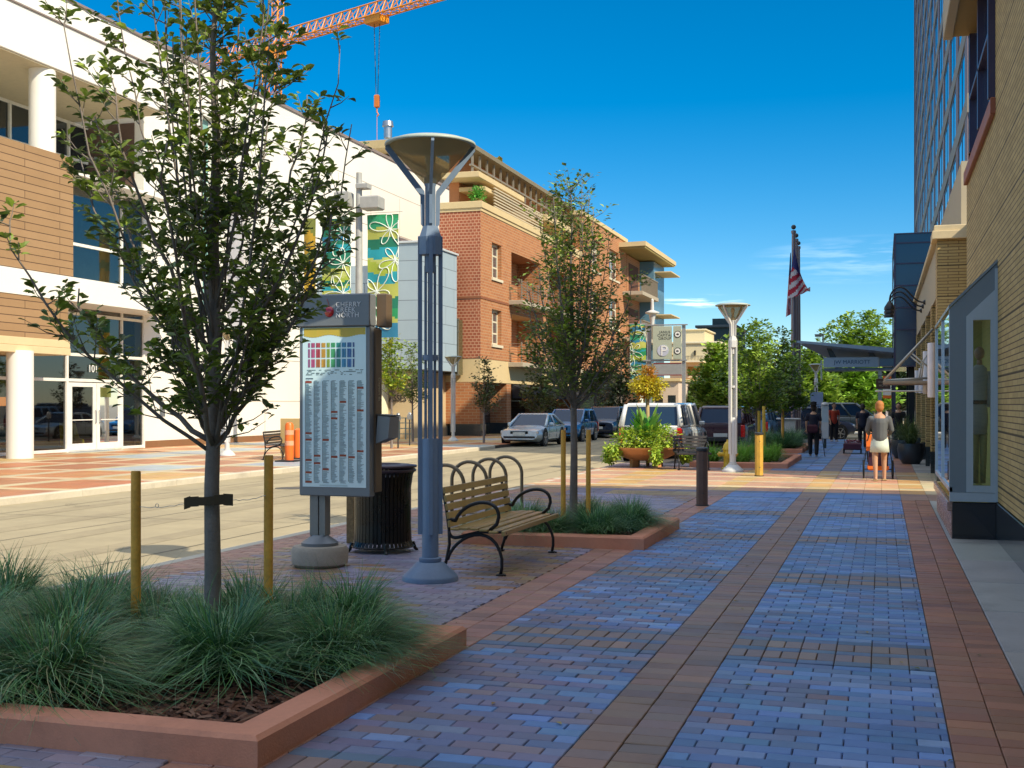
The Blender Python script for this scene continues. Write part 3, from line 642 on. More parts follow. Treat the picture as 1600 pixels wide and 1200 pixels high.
dup(lamp0, (*P(1275,63), 0), .2, 'small far funnel lamp post below the hotel canopy tip', .93)
# lighter lamps take the white paint
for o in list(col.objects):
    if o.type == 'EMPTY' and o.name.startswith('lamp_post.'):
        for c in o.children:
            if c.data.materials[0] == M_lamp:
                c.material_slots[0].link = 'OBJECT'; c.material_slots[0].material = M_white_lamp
# ------------------------------------------------------------------ directory sign
M_kgrey = mat('sign_grey_metal', (.20,.22,.24), .4, .2, .06)
M_kdark = mat('sign_dark_side', (.05,.04,.03), .45, .2, .1)
M_kbrown = mat('sign_brown_side', (.16,.11,.07), .5, .1, .1)
ks = thing('directory_sign', 'tall grey directory sign with coloured district map, red cherry and white lettering', 'directory sign', (-5.33, 10.85, 0))
MB().lathe([(.24,0),(.275,.03),(.285,.16),(.26,.2),(.2,.205)], 30).build('plinth', mat('exposed_concrete', (.40,.34,.27), .9, 0, .2, 6, .4, 90), ks, smooth=True)
MB().lathe([(.18,.2),(.185,.235),(.09,.30),(.085,.31)], 24).build('flange', M_kgrey, ks, smooth=True)
pm = MB(); pm.bbox(-.075,.012,-.07,.07,.3,.72,.008); pm.bbox(.02,.085,-.06,.06,.3,.72,.008); pm.build('post', mat('sign_post_paint', (.24,.24,.22), .5, .1, .15), ks)
pm = MB(); pm.bbox(-.17,.58,-.10,.02,.70,2.36,.01); pm.build('panel_frame', M_kgrey, ks)
pm = MB(); pm.bbox(.45,.575,.02,.17,.74,2.36,.008); pm.build('side_fin', M_kdark, ks)
pm = MB(); pm.bbox(.578,.60,.0,.15,.74,2.34,.003); pm.build('side_strip', M_kbrown, ks)
pm = MB(); pm.bbox(-.20,.585,-.13,.04,2.36,2.68,.012); pm.build('header', M_kgrey, ks)
pm = MB(); pm.bbox(.588,.69,.05,.20,2.36,2.69,.012); pm.build('header_return', M_kbrown, ks)
# the printed map sheet
fc = MB(); fc.bbox(-.135,.545,-.106,-.1005,.79,2.355,.001,(.66,.88,.95))
face = fc.build('map_sheet', mat('printed_sheet', rough=.12, attr=True, var=.03, spec=.6, coat=.5), ks)
pr = MB(); rg = random.Random(3)
def fr(x0, x1, z0, z1, c, k=0, y=-.1075): pr.box(x0, x1, y-.0008*k-.0003, y-.0008*k, z0, z1, c)
for i in range(24): fr(-.12+i*.0275, -.0925+i*.0275, 2.27-.012*math.sin(i*.5), 2.35, (.62-.01*(i%5),.46,.06), 0)
cw = [.022,.04,.045,.045,.034,.045,.045,.045,.045,.02]; cc = [(.35,.10,.25),(.45,.08,.2),(.45,.06,.08),(.55,.30,.03),(.25,.38,.05),(.05,.30,.12),(.03,.28,.25),(.04,.25,.45),(.05,.18,.45),(.05,.10,.25)]
x = -.075
for k, (wd_, c) in enumerate(zip(cw, cc)):
    for (z0, z1) in ((2.16,2.205),(2.06,2.145),(1.965,2.045)):
        if z0 < 2.0 and k in (2,): c2_ = (.50,.16,.05)
        else: c2_ = c
        n_ = max(1, int(wd_/.011)); 
        for i in range(n_):
            q = rg.uniform(.75,1.35); fr(x+wd_*i/n_+.001, x+wd_*(i+1)/n_-.001, z0, z1, tuple(min(1, v*q) for v in c2_), 1)
    x += wd_+.0125
for k in range(60): 
    a = rg.uniform(-.1,.5); zz = rg.choice([1.935,1.92,1.905,1.89]); fr(a, a+rg.uniform(.01,.04), zz, zz+.006, (.12,.2,.22), 1)
fr(-.10,-.02,1.85,1.86,(.1,.15,.2),1)
reds = {(0,1.815),(6,1.76),(4,1.62),(3,1.52),(3,1.455),(6,1.54),(0,1.31),(0,1.245),(2,1.25),(1,1.095),(4,1.095),(3,1.085),(5,1.08),(6,1.145),(0,1.05),(1,1.015),(2,.955),(0,.925),(0,.825+.01),(2,.82)}
for c_ in range(7):
    x0 = -.105+c_*.0925; z = 1.83
    fr(x0, x0+.004, .83+rg.uniform(0,.04), 1.83, (.05,.07,.08), 1)
    while z > .83:
        if any(rc == c_ and abs(rz_-z) < .009 for rc, rz_ in reds): fr(x0, x0+.07, z-.009, z+.011, (.32,.06,.03), 2); z -= .024; continue
        fr(x0+.007, x0+rg.uniform(.035,.074), z, z+.0048, rg.choice([(.16,.28,.33),(.22,.36,.42),(.12,.2,.26)]), 1); z -= .0098
for k in range(3): fr(.05, .05+.3, .80+k*.006, .802+k*.006, (.3,.45,.5), 1)
pr.build('printing', mat('printed_ink', rough=.3, attr=True, var=.02), ks)
M_letter = mat('white_lettering', (.75,.76,.78), .5)
for i, s_ in enumerate(('CHERRY','CREEK','NORTH')): text(s_, .066, (.235, -.134, 2.572-i*.052), (R(90),0,0), M_letter, ks, .002, align='LEFT', sx=1.0, space=1.12)
MB().ball(.165, -.132, 2.505, .05, .02, .052, 20, 12).build('cherry', mat('cherry_red', (.5,.01,.02), .12, 0, .05, coat=1), ks, smooth='all')
MB().tube([(.165,-.135,2.55),(.158,-.136,2.59),(.14,-.135,2.635)], .003, 5).build('cherry_stem', mat('cherry_stem', (.45,.12,.1), .5), ks)
text('Clayton St', .055, (.604, .08, 1.75), (Matrix.Rotation(R(90),3,'Z') @ Matrix.Rotation(R(90),3,'X') @ Matrix.Rotation(R(-90),3,'Z')).to_euler(), mat('tan_lettering', (.5,.4,.25), .5), ks, .002, name='street_name')
bx_ = thing('brochure_box', 'slanted grey brochure box hung on the right side of the directory sign', 'brochure box', (-4.73, 10.96, 1.27))
m_ = MB(); m_.prism([(0,.0),(.13,.05),(.15,.26),(.02,.27)], 'y', -.12, .12); m_.xf(Matrix.Translation((.005,0,-.05))); m_.build('box', M_kgrey, bx_)
m_ = MB(); m_.prism([(.006,.223),(.16,.214),(.162,.224),(.008,.236)], 'y', -.125, .125); m_.build('lid', M_kdark, bx_)
# ------------------------------------------------------------------ litter bin
tb = thing('litter_bin', 'black round litter bin of vertical slats, standing behind the directory sign', 'litter bin', (*G(598, 861), 0))
m_ = MB(); 
M_binslat = mat('bin_black_enamel', (.012,.011,.010), .3, .2, .15, 6)
for i in range(44):
    a = i*2*math.pi/44; ca, sa = math.cos(a), math.sin(a); t_ = Vector((-sa, ca, 0)); pr_ = [(.335,.07),(.315,.12),(.308,.3),(.31,.7),(.33,.84),(.345,.87)]
    for j in range(len(pr_)-1):
        (r0,z0),(r1,z1) = pr_[j], pr_[j+1]; w_ = .0185; vs = []
        for (r, z) in ((r0,z0),(r1,z1)):
            for (dr, s_) in ((0,-1),(0,1),(-.008,1),(-.008,-1)): p = Vector(((r+dr)*ca, (r+dr)*sa, z))+t_*w_*s_; vs.append(p)
        m_.add(vs, [(0,1,5,4),(1,2,6,5),(2,3,7,6),(3,0,4,7)])
m_.build('slats', M_binslat, tb)
MB().lathe([(.28,.10),(.285,.82)], 28).build('liner', mat('bin_liner', (.006,.006,.007), .6), tb, smooth=True)
m_ = MB(); m_.tube([(.35*math.cos(t), .35*math.sin(t), .885) for t in np.linspace(0, 2*math.pi, 33)[:-1]], .018, 8, closed=True); m_.lathe([(.365,.915),(.375,.925),(.37,.94),(.25,.955),(.2,.95),(.2,.90)], 32, caps=False); m_.build('rim', mat('bin_rim', (.07,.05,.07), .35, .2), tb, smooth='all')
m_ = MB(); m_.tube([(.335*math.cos(t), .335*math.sin(t), .06) for t in np.linspace(0, 2*math.pi, 33)[:-1]], .012, 6, closed=True)
for k in range(4):
    a = k*math.pi/2+.5; m_.tube([(.33*math.cos(a), .33*math.sin(a), .1), (.355*math.cos(a), .355*math.sin(a), .03), (.38*math.cos(a), .38*math.sin(a), 0)], .018, 6)
m_.build('foot_ring', M_binslat, tb)
ps = thing('mottled_post', 'brown mottled stub post between the directory sign and the litter bin', 'post', (*P(549.5, 13.9), 0))
mm = MB(); mm.bbox(-.045,.045,-.045,.045,0,.62,.008); mm.build('shaft', mat('rusty_mottle', (.25,.16,.07), .8, .1, .7, 22, .4, 40), ps)
MB().bbox(-.05,.05,-.05,.05,.622,.645,.004).build('cap', M_kdark, ps)
# ------------------------------------------------------------------ benches
M_slat = mat('bench_slat', (.40,.27,.09), .38, 0, .22, 4, .12, 60, coat=.25)
def make_bench(name, label, loc, rz, L_=1.95, slatm=M_slat, group='park benches with looped arms'):
    """length along local Y, sitter faces +X"""
    t = thing(name, label, 'bench', loc, rz, group)
    def fr_(y):
        f = MB(); k = .016
        def tu(pts, r=k):
            f.tube([(p[0], y, p[1]) for p in pts], r, 8)
        tu([(-.10,0),(-.06,.13),(-.03,.28),(-.035,.42),(-.06,.60),(-.10,.80)])                         # rear leg and back upright
        tu([(.53,0),(.515,.0)]); q = bez(Vector((-.05,0,.13)), Vector((.02,0,.38)), Vector((.42,0,.52)), Vector((.49,0,.16)), 12); tu([(p.x, p.z) for p in q]+[(.49,.08),(.475,0)])
        q = bez(Vector((-.035,0,.40)), Vector((-.01,0,.28)), Vector((.10,0,.38)), Vector((.30,0,.405)), 8); tu([(p.x, p.z) for p in q]+[(.42,.405),(.50,.41)])
        arm = [(-.05,.52)]+[(.02,.505)]+[(p.x, p.z) for p in bez(Vector((.03,0,.50)), Vector((.10,0,.70)), Vector((.46,0,.76)), Vector((.46,0,.55)), 14)]+[(.44,.48),(.37,.42)]
        tu(arm, .018)
        for (a, z) in ((-.10,0),(.475,0)): f.bbox(a-.035, a+.035, y-.03, y+.03, 0, .018, .005)
        f.ball(.515, y, .40, .024, .024, .024, 10, 6)
        return f
    for y in (-L_/2+.06, L_/2-.06): fr_(y).build('side_frame', M_black, t, smooth='all')
    for i in range(5):
        s_ = MB(); x = .04+i*.095; s_.bbox(x-.041, x+.041, -L_/2, L_/2, .415-.004*i*(i-3), .437-.004*i*(i-3), .004); s_.build('seat_slat', slatm, t)
    s_ = MB(); s_.bbox(.505,.535,-L_/2,L_/2,.375,.425,.006); s_.build('seat_slat', slatm, t)
    for i in range(5):
        s_ = MB(); s_.bbox(-.011,.011,-L_/2,L_/2,-.031,.031,.004); z = .475+i*.079; x = -.035-(z-.42)*.155; s_.xf(Matrix.Translation((x+.03, 0, z)) @ Matrix.Rotation(-.15, 4, 'Y')); s_.build('back_slat', slatm, t)
    return t
make_bench('park_bench', 'slatted yellow wood bench with looped black arms, beside the nearest lamp post', (-3.88, 11.62, 0), 0)
M_bslat = mat('black_slat', (.03,.03,.035), .4)
make_bench('park_bench', 'black bench beside the terracotta bowl planter and the white truck', (*G(1078, 733), 0), R(-70), .85, M_bslat)
make_bench('park_bench', 'black bench against the white store wall behind the orange marker tube', (*G(432, 716), 0), R(12), 2.2, M_bslat)
# ------------------------------------------------------------------ bike hoops
M_hoop = mat('hoop_bronze', (.20,.15,.09), .4, .3, .1)
for i, (Y, lb) in enumerate(((14.85,'first'),(15.8,'second'),(16.7,'third'),(17.5,'fourth'))):
    t = thing('bike_hoop', ['bronze bicycle hoop nearest, half behind the lamp post','bronze bicycle hoop second from the lamp post','bronze bicycle hoop third from the lamp post','bronze bicycle hoop farthest from the lamp post, by the grasses'][i], 'bike rack', (-5.48, Y, 0), 0, 'bronze bicycle hoops')
    w_ = .255; m_ = MB(); m_.tube([(-w_,0,.01),(-w_,0,.3),(-w_,0,.55)]+[(-w_*math.cos(a), 0, .55+w_*math.sin(a)) for a in np.linspace(.15, math.pi-.15, 14)]+[(w_,0,.55),(w_,0,.3),(w_,0,.01)], .025, 10); m_.build('hoop', M_hoop, t, smooth='all')
    for s_ in (-1,1): MB().lathe([(.075,0),(.075,.012),(.045,.03),(.035,.035)], 16, s_*w_, 0).build('flange', M_hoop, t, smooth=True)
# ------------------------------------------------------------------ bollards
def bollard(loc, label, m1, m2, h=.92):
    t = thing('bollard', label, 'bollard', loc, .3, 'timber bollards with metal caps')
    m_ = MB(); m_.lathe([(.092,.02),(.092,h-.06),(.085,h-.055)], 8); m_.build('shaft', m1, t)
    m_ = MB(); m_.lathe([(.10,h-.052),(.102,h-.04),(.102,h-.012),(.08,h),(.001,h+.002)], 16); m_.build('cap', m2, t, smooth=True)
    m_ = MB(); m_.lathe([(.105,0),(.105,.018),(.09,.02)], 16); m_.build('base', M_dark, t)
    for z in (.2, h-.2): 
        b = MB(); b.ball(.0, -.0925, z, .011, .006, .011, 8, 5); b.build('bolt', M_dark, t)
bollard((*G(1097, 790), 0), 'dark brown bollard in the shade at the edge of the sunlit strip', mat('bollard_timber_shaded', (.13,.075,.055), .6, 0, .3, 6, .15, 50), M_dark)  # shade put into the colour: darker copy of the bollard timber
bollard((*G(1186, 744), 0), 'sunlit golden timber bollard before the bright grasses', mat('bollard_timber_sunlit', (.55,.33,.05), .55, 0, .3, 6, .15, 50), M_dark, .98)  # sunlight put into the colour: brighter copy of the same timber
# ------------------------------------------------------------------ hydrant
hy = thing('fire_hydrant', 'yellow fire hydrant at the kerb beside the white lamp post', 'fire hydrant', (*G(1137, 733), 0), .2)
M_hy = mat('hydrant_yellow', (.75,.50,.03), .4, 0, .08, coat=.3)
m_ = MB(); m_.lathe([(.16,0),(.16,.03),(.11,.05),(.10,.10),(.10,.42),(.115,.44),(.115,.47),(.105,.48)], 20); m_.build('barrel', M_hy, hy, smooth=True)
m_ = MB(); m_.lathe([(.13,.48),(.13,.50),(.115,.53),(.10,.60),(.06,.66),(.03,.68),(.025,.73),(.001,.735)], 20); m_.build('bonnet', M_hy, hy, smooth=True)
for a, r in ((0,.05),(180,.05),(-90,.07)):
    m_ = MB(); m_.lathe([(r,.0),(r,.13),(r*1.25,.135),(r*1.25,.18),(r*.5,.185),(r*.45,.21)], 12); m_.xf(Matrix.Rotation(R(a), 4, 'Z') @ Matrix.Translation((.05,0,.37)) @ Matrix.Rotation(R(90), 4, 'Y')); m_.build('nozzle', M_hy, hy, smooth=True)
# ------------------------------------------------------------------ bowl planter with plants
bp = thing('bowl_planter', 'large terracotta bowl planter on short legs behind the white truck', 'planter', (*G(1010, 729), 0), R(17))
M_bowl = mat('bowl_terracotta', (.55,.27,.10), .6, 0, .12, 3, .1)
MB().lathe([(.30,.16),(.45,.18),(.80,.34),(1.0,.47),(1.03,.51),(.96,.51),(.92,.45),(.3,.4)], 14).build('bowl', M_bowl, bp)
for k in range(4):
    a = k*math.pi/2+.6; m_ = MB(); m_.bbox(-.09,.09,-.06,.06,0,.22,.01); m_.xf(Matrix.Translation((.42*math.cos(a), .42*math.sin(a), 0)) @ Matrix.Rotation(a, 4, 'Z')); m_.build('leg', M_bowl, bp)
bx0, by0 = G(1010, 729)
def leafcloud(mb, c, r, n, ls, cols, rg, shell=.5, dz=0):
    for i in range(n):
        v = Vector((rg.gauss(0,1), rg.gauss(0,1), rg.gauss(0,1))).normalized()*(shell+(1-shell)*rg.random()); p = Vector((c[0]+v.x*r[0], c[1]+v.y*r[1], c[2]+v.z*r[2]))
        k = rg.uniform(.65,1.35); q = rg.choice(cols); leaf(mb, p, v+Vector((rg.uniform(-.6,.6), rg.uniform(-.6,.6), dz+rg.uniform(-.5,.5))), ls*rg.uniform(.6,1.3), ls*.6, tuple(x*k for x in q), rg, 1)
rg = random.Random(9)
m_ = MB(); LIME = [(.40,.55,.05),(.32,.48,.05),(.50,.60,.08),(.22,.38,.04)]
leafcloud(m_, (0,0,.72), (.92,.92,.34), 3200, .10, LIME, rg, .4)
for a, s_ in ((-2.9,1),(-2.55,.7),(-1.45,1.0),(-.2,.8),(0.1,1)):
    for k in range(9): leafcloud(m_, (1.02*math.cos(a), 1.02*math.sin(a), .52-k*.045*s_), (.16,.16,.07), 60, .085, LIME, rg, .2, -.4)
leafcloud(m_, (.65,-.4,.72), (.28,.25,.12), 160, .07, [(.35,.12,.25),(.25,.08,.15)], rg)
o = m_.build('trailing_plants', M_leaf, fix=False); o.location = (bx0, by0, 0); o.rotation_euler = (0,0,R(17)); tag(o, 'lime green trailing plants spilling over the terracotta bowl planter', 'plant'); o['kind'] = 'thing'
m_ = MB(); rg = random.Random(10)
for i in range(46):
    a = rg.uniform(0,6.28); q = rg.random(); h = 1.15+rg.uniform(-.2,.25)-.35*q; r = .14+.50*q; b = Vector((.08*math.cos(a), .08*math.sin(a), .6+rg.uniform(0,.45)*(1-q))); d = Vector((math.cos(a), math.sin(a), 0)); n_ = Vector((-d.y, d.x, 0))
    c = tuple(v*rg.uniform(.7,1.3) for v in rg.choice([(.16,.40,.06),(.22,.50,.08),(.10,.30,.05)])); prev = None
    for s_ in range(6):
        t_ = s_/5; p = b+d*r*t_**1.3+Vector((0,0,h*.6*t_-.12*q*t_*t_)); w_ = .11*math.sin(math.pi*min(.98, .12+.86*t_))
        cur = (p-n_*w_, p+Vector((0,0,-.02)), p+n_*w_)
        if prev: m_.add([prev[0],prev[1],cur[1],cur[0],prev[2],cur[2]], [(0,1,2,3),(1,4,5,2)], c)
        prev = cur
o = m_.build('canna_plant', M_leaf, fix=False); o.location = (bx0, by0, 0); tag(o, 'broad leaved green canna rising from the terracotta bowl planter', 'plant'); o['kind'] = 'thing'
yt = thing('ornamental_tree', 'golden yellow lollipop crown on a bare stem above the white truck', 'tree', (*P(1012, 31.5), 0))
m_ = MB(); m_.tube([(0,0,0),(.01,0,.9),(-.01,0,1.9)], [.05,.045,.05], 10); m_.build('trunk', mat('pale_bark', (.40,.30,.14), .8, 0, .2, 8), yt, smooth='all')
m_ = MB(); rg = random.Random(12); YL = [(.62,.55,.03),(.70,.62,.06),(.50,.46,.04),(.58,.40,.03)]
leafcloud(m_, (0,0,2.1), (.52,.52,.24), 1700, .085, YL, rg, .35); leafcloud(m_, (0,0,2.35), (.26,.26,.28), 500, .085, [(.55,.22,.03),(.45,.28,.04)], rg, .3); leafcloud(m_, (-.12,0,1.85), (.16,.2,.16), 200, .08, [(.65,.30,.02)], rg, .3); leafcloud(m_, (.16,0,1.84), (.2,.2,.12), 200, .08, YL, rg, .3)
m_.build('crown', M_leaf, yt, fix=False)
# ------------------------------------------------------------------ far side: marker tube, board, meters, banner pole, fence
mk = thing('marker_tube', 'orange traffic marker tube with pale bands on the far plaza', 'traffic marker', (*G(452, 721), 0), 0)
M_or = mat('orange_plastic', (.85,.16,.02), .4, 0, .05)
m_ = MB(); m_.lathe([(.12,.03),(.125,.5),(.12,1.02),(.09,1.08),(.03,1.10)], 20); m_.build('tube', M_or, mk, smooth=True)
for z in (.45,.75):
    m_ = MB(); m_.lathe([(.128,z),(.127,z+.13)], 20, caps=False); m_.build('reflective_band', mat('reflective_band', (.8,.35,.2), .4), mk)
m_ = MB(); m_.bbox(-.3,.3,-.3,.3,0,.04,.01); m_.build('base', M_rubber, mk)
m2 = thing('marker_tube', 'second orange marker tube leaning behind the first, in front of the tan board', 'traffic marker', (*G(466, 717), 0), .3)
m_ = MB(); m_.lathe([(.14,.03),(.145,.5),(.12,.85),(.03,.9)], 18); m_.build('tube', M_or, m2, smooth=True); m_ = MB(); m_.bbox(-.26,.26,-.26,.26,0,.04,.01); m_.build('base', M_rubber, m2)
tbn = thing('tan_board', 'tan wooden board sign standing behind the orange marker tubes', 'board', (*G(459, 715), 0), .1)
m_ = MB(); m_.bbox(-.42,.40,-.015,.015,.12,1.18,.006); m_.build('board', mat('tan_plywood', (.52,.36,.15), .7, 0, .12, 3), tbn)
for s_ in (-1,1): m_ = MB(); m_.bbox(s_*.38-.02, s_*.38+.02,.02,.06,0,1.1,.004); m_.build('leg', mat('tan_plywood'), tbn)
for i, (px, D, lb) in enumerate(((622,44,'thin grey parking meter nearest the cooking classes wall'),(640,47,'thin grey parking meter right of the first meter'))):
    t = thing('parking_meter', lb, 'parking meter', (*P(px, D), 0), 0, 'parking meters on the far kerb')
    MB().lathe([(.03,0),(.03,1.0)], 10).build('post', M_dark, t, smooth=True); m_ = MB(); m_.bbox(-.08,.08,-.06,.06,1.0,1.2,.02); m_.ball(0,0,1.2,.08,.06,.1,12,8); m_.build('head', M_steel, t, smooth=True)
# banner artwork: bands of green, blue and lime with looping white line flowers
M_ban = mat('banner_cloth', rough=.65, attr=True, var=.04)
M_line = mat('banner_white_line', (.78,.85,.78), .6)
def banner(parent, x0, x1, z0, z1, y, seed, pal, lines=True):
    rg = random.Random(seed); m_ = MB(); nx, nz_ = 10, 60
    bands = []; z = 0
    while z < 1: h = rg.choice([.05,.08,.11,.03]); bands.append((z, rg.choice(pal))); z += h
    def yy(u, v): return y+.03*math.sin(u*5+v*3)+.015*math.sin(v*17+u*2)
    for i in range(nx):
        for j in range(nz_):
            u0, u1, v0, v1 = i/nx, (i+1)/nx, j/nz_, (j+1)/nz_; vv = v0+.012*math.sin(u0*7+v0*9); c = [b for b in bands if b[0] <= max(0, vv)][-1][1]
            q = lambda u, v: (x0+(x1-x0)*u, yy(u, v), z0+(z1-z0)*v); m_.add([q(u0,v0), q(u1,v0), q(u1,v1), q(u0,v1)], [(0,1,2,3)], c)
    b = m_.build('banner', M_ban, parent, fix=False, smooth='all')
    if lines:
        l = MB(); W_ = x1-x0
        for k in range(max(3, int((z1-z0)/W_*1.1))):
            cx, cz = x0+W_*rg.choice([.15,.3,.75,.9]), z0+(z1-z0)*((k+.5)/max(3, int((z1-z0)/W_*1.1))); a0 = rg.uniform(0,6)
            for p in range(5):
                a = a0+p*1.257; R_ = W_*rg.uniform(.42,.8); pts = []
                for s_ in range(13):
                    t_ = s_/12*math.pi; rr = R_*math.sin(t_)**.8 if 0 < s_ < 12 else 0; aa = a+(s_/12-.5)*.95; X = cx+rr*math.cos(aa); Z = cz+rr*math.sin(aa)
                    X = min(max(X, x0+.01), x1-.01); Z = min(max(Z, z0+.01), z1-.01); pts.append((X, yy((X-x0)/W_, (Z-z0)/(z1-z0))-.012, Z))
                l.tube(pts, W_*.014, 4, caps=False)
        l.build('banner_drawing', M_line, parent)
    return b
GRN = [(.02,.28,.10),(.01,.17,.10),(.03,.33,.16),(.40,.50,.06),(.52,.58,.16),(.03,.22,.38),(.02,.33,.40),(.45,.48,.10)]
ox, oy = G(561, 706)
Db = 43.0; ox, oy = P(561, Db); kz = Db/1880
def ZZ(py, D=Db): return CH+(632-py)/FP*D
bn = thing('banner_pole', 'grey pole carrying a pair of green and blue flower banners behind the directory sign', 'banner pole', (ox, oy, 0), TH*0)
m_ = MB(); m_.lathe([(.17,0),(.15,.2),(.12,ZZ(345)),(.10,ZZ(270))], 16); m_.build('pole', mat('pole_grey', (.40,.40,.38), .5, .1), bn, smooth=True)
m_ = MB(); a_, b_ = (490-561)*kz, (634-561)*kz; m_.bbox(a_, b_, -.03,.03, ZZ(334), ZZ(336)+.05,.005); m_.build('crossbar', M_steel, bn)
m_ = MB(); m_.bbox(.25,.95,-.5,.1,ZZ(336)+.12,ZZ(310),.05); m_.build('floodlight', mat('pole_grey'), bn)
m_ = MB(); m_.bbox(-.8,-.25,-.4,.1,ZZ(330)+.12,ZZ(300),.05); m_.build('floodlight', mat('pole_grey'), bn)
m_ = MB(); m_.bbox(-.05,.4,-.2,.2,ZZ(296),ZZ(288),.02); m_.build('top_cap', mat('pole_grey'), bn)
banner(bn, (575-561)*kz, (627-561)*kz, ZZ(528), ZZ(337), 0, 5, GRN)
banner(bn, (497-561)*kz, (547-561)*kz, ZZ(528), ZZ(340), 0, 8, GRN)
bn2 = thing('banner_pole', 'pole with a golden yellow banner seen edge on, left of the paired flower banners', 'banner pole', (*P(487, 47), 0))
m_ = MB(); m_.lathe([(.09,0),(.08,ZZ(350,47))], 12); m_.build('pole', mat('pole_grey'), bn2, smooth=True)
banner(bn2, -.28,.22, ZZ(620,47), ZZ(342,47), -.12, 4, [(.62,.40,.02),(.45,.28,.02),(.16,.18,.03),(.30,.22,.02),(.05,.25,.12)], False)
# ------------------------------------------------------------------ parking sign gantry far down on the left
Dp = 84.0; px0, py0 = P(1040, Dp); kz = Dp/1880
gp = thing('parking_sign', 'large grey green parking sign with white P and round arrows on a steel frame', 'parking sign', (px0, py0, 0))
M_sign = mat('sign_grey_green', (.42,.47,.38), .55, 0, .04); M_post = mat('gantry_steel', (.36,.37,.38), .45, .4)
def q(px): return (px-1040)*kz
m_ = MB(); 
for a, b in ((1011,1017),(1066,1071)): m_.bbox(q(a), q(b), -.1,.15, 0, ZZ(508,Dp), .02)
m_.bbox(q(1005), q(1074), -.22,-.12, ZZ(564.5,Dp), ZZ(562,Dp), .01); m_.bbox(q(1008), q(1075), -.22,-.12, ZZ(509,Dp), ZZ(507,Dp), .01); m_.build('frame', M_post, gp)
m_ = MB(); m_.bbox(q(1021), q(1050.5), -.3,-.16, ZZ(561.5,Dp), ZZ(510,Dp), .02); m_.build('sign_panel', M_sign, gp)
m_ = MB(); m_.bbox(q(1053), q(1065.5), -.3,-.16, ZZ(561.5,Dp), ZZ(510,Dp), .02); m_.build('arrow_panel', M_sign, gp)
m_ = MB(); m_.lathe([(.38,0),(.38,.02),(.001,.02)], 32); m_.xf(Matrix.Translation((q(1037), -.305, ZZ(548,Dp))) @ Matrix.Rotation(R(90), 4, 'X') @ Matrix.Scale(1.05, 4)); m_.build('pale_disc', mat('pale_violet', (.50,.53,.66), .5), gp)
text('P', 1.02, (q(1038.5), -.34, ZZ(549,Dp)), (R(90),0,0), M_white, gp, .01)
M_blk = mat('black_ink', (.02,.02,.02), .5)
for i, s_ in enumerate(('JANUS','CAPITAL','GROUP')): text(s_, .25, (q(1040), -.305, ZZ(519.5+i*5,Dp)), (R(90),0,0), M_blk, gp, .004, space=1.1)
for z, s_ in ((523,1),(549,-1)):
    m_ = MB(); m_.lathe([(.24,0),(.24,.02),(.001,.02)], 24); m_.xf(Matrix.Translation((q(1060), -.302, ZZ(z,Dp))) @ Matrix.Rotation(R(90), 4, 'X')); m_.build('arrow_ring', M_blk, gp)
    m_ = MB(); m_.lathe([(.19,0),(.19,.01),(.001,.01)], 24); m_.xf(Matrix.Translation((q(1060), -.324, ZZ(z,Dp))) @ Matrix.Rotation(R(90), 4, 'X')); m_.build('arrow_disc', M_white, gp)
    m_ = MB(); m_.prism([(-.1*s_,-.03),(0,-.03),(0,-.09),(.12*s_,0),(0,.09),(0,.03),(-.1*s_,.03)], 'y', -.006, .0); m_.xf(Matrix.Translation((q(1060), -.338, ZZ(z,Dp)))); m_.build('arrow', M_blk, gp)
m_ = MB(); m_.bbox(q(1022), q(1066), -.25,-.16, ZZ(586,Dp), ZZ(567,Dp), .02); m_.build('name_board', mat('grey_board', (.30,.31,.32), .5), gp)
m_ = MB(); m_.bbox(q(1022), q(1066), -.27,-.25, ZZ(568.5,Dp), ZZ(567,Dp), .002); m_.bbox(q(1022), q(1066), -.27,-.25, ZZ(587,Dp), ZZ(585.5,Dp), .002); m_.build('red_trim', mat('maroon_trim', (.22,.03,.03), .5), gp)
banner(gp, q(984), q(1009.5), ZZ(592,Dp), ZZ(506,Dp), -.12, 21, GRN)
m_ = MB(); m_.bbox(q(982), q(1011), -.12,-.06, ZZ(506,Dp), ZZ(504.5,Dp), .005); m_.build('banner_arm', M_post, gp)
m_ = MB(); m_.lathe([(.13,ZZ(508,Dp)),(.16,ZZ(500,Dp)),(.26,ZZ(491,Dp)),(.5,ZZ(489,Dp)),(.5,ZZ(487.5,Dp)),(.12,ZZ(484,Dp)),(.10,ZZ(468,Dp)),(.001,ZZ(466,Dp))], 16, q(1019), 0); m_.build('lamp_head', mat('pale_grey_metal', (.6,.6,.58), .4), gp, smooth=True)
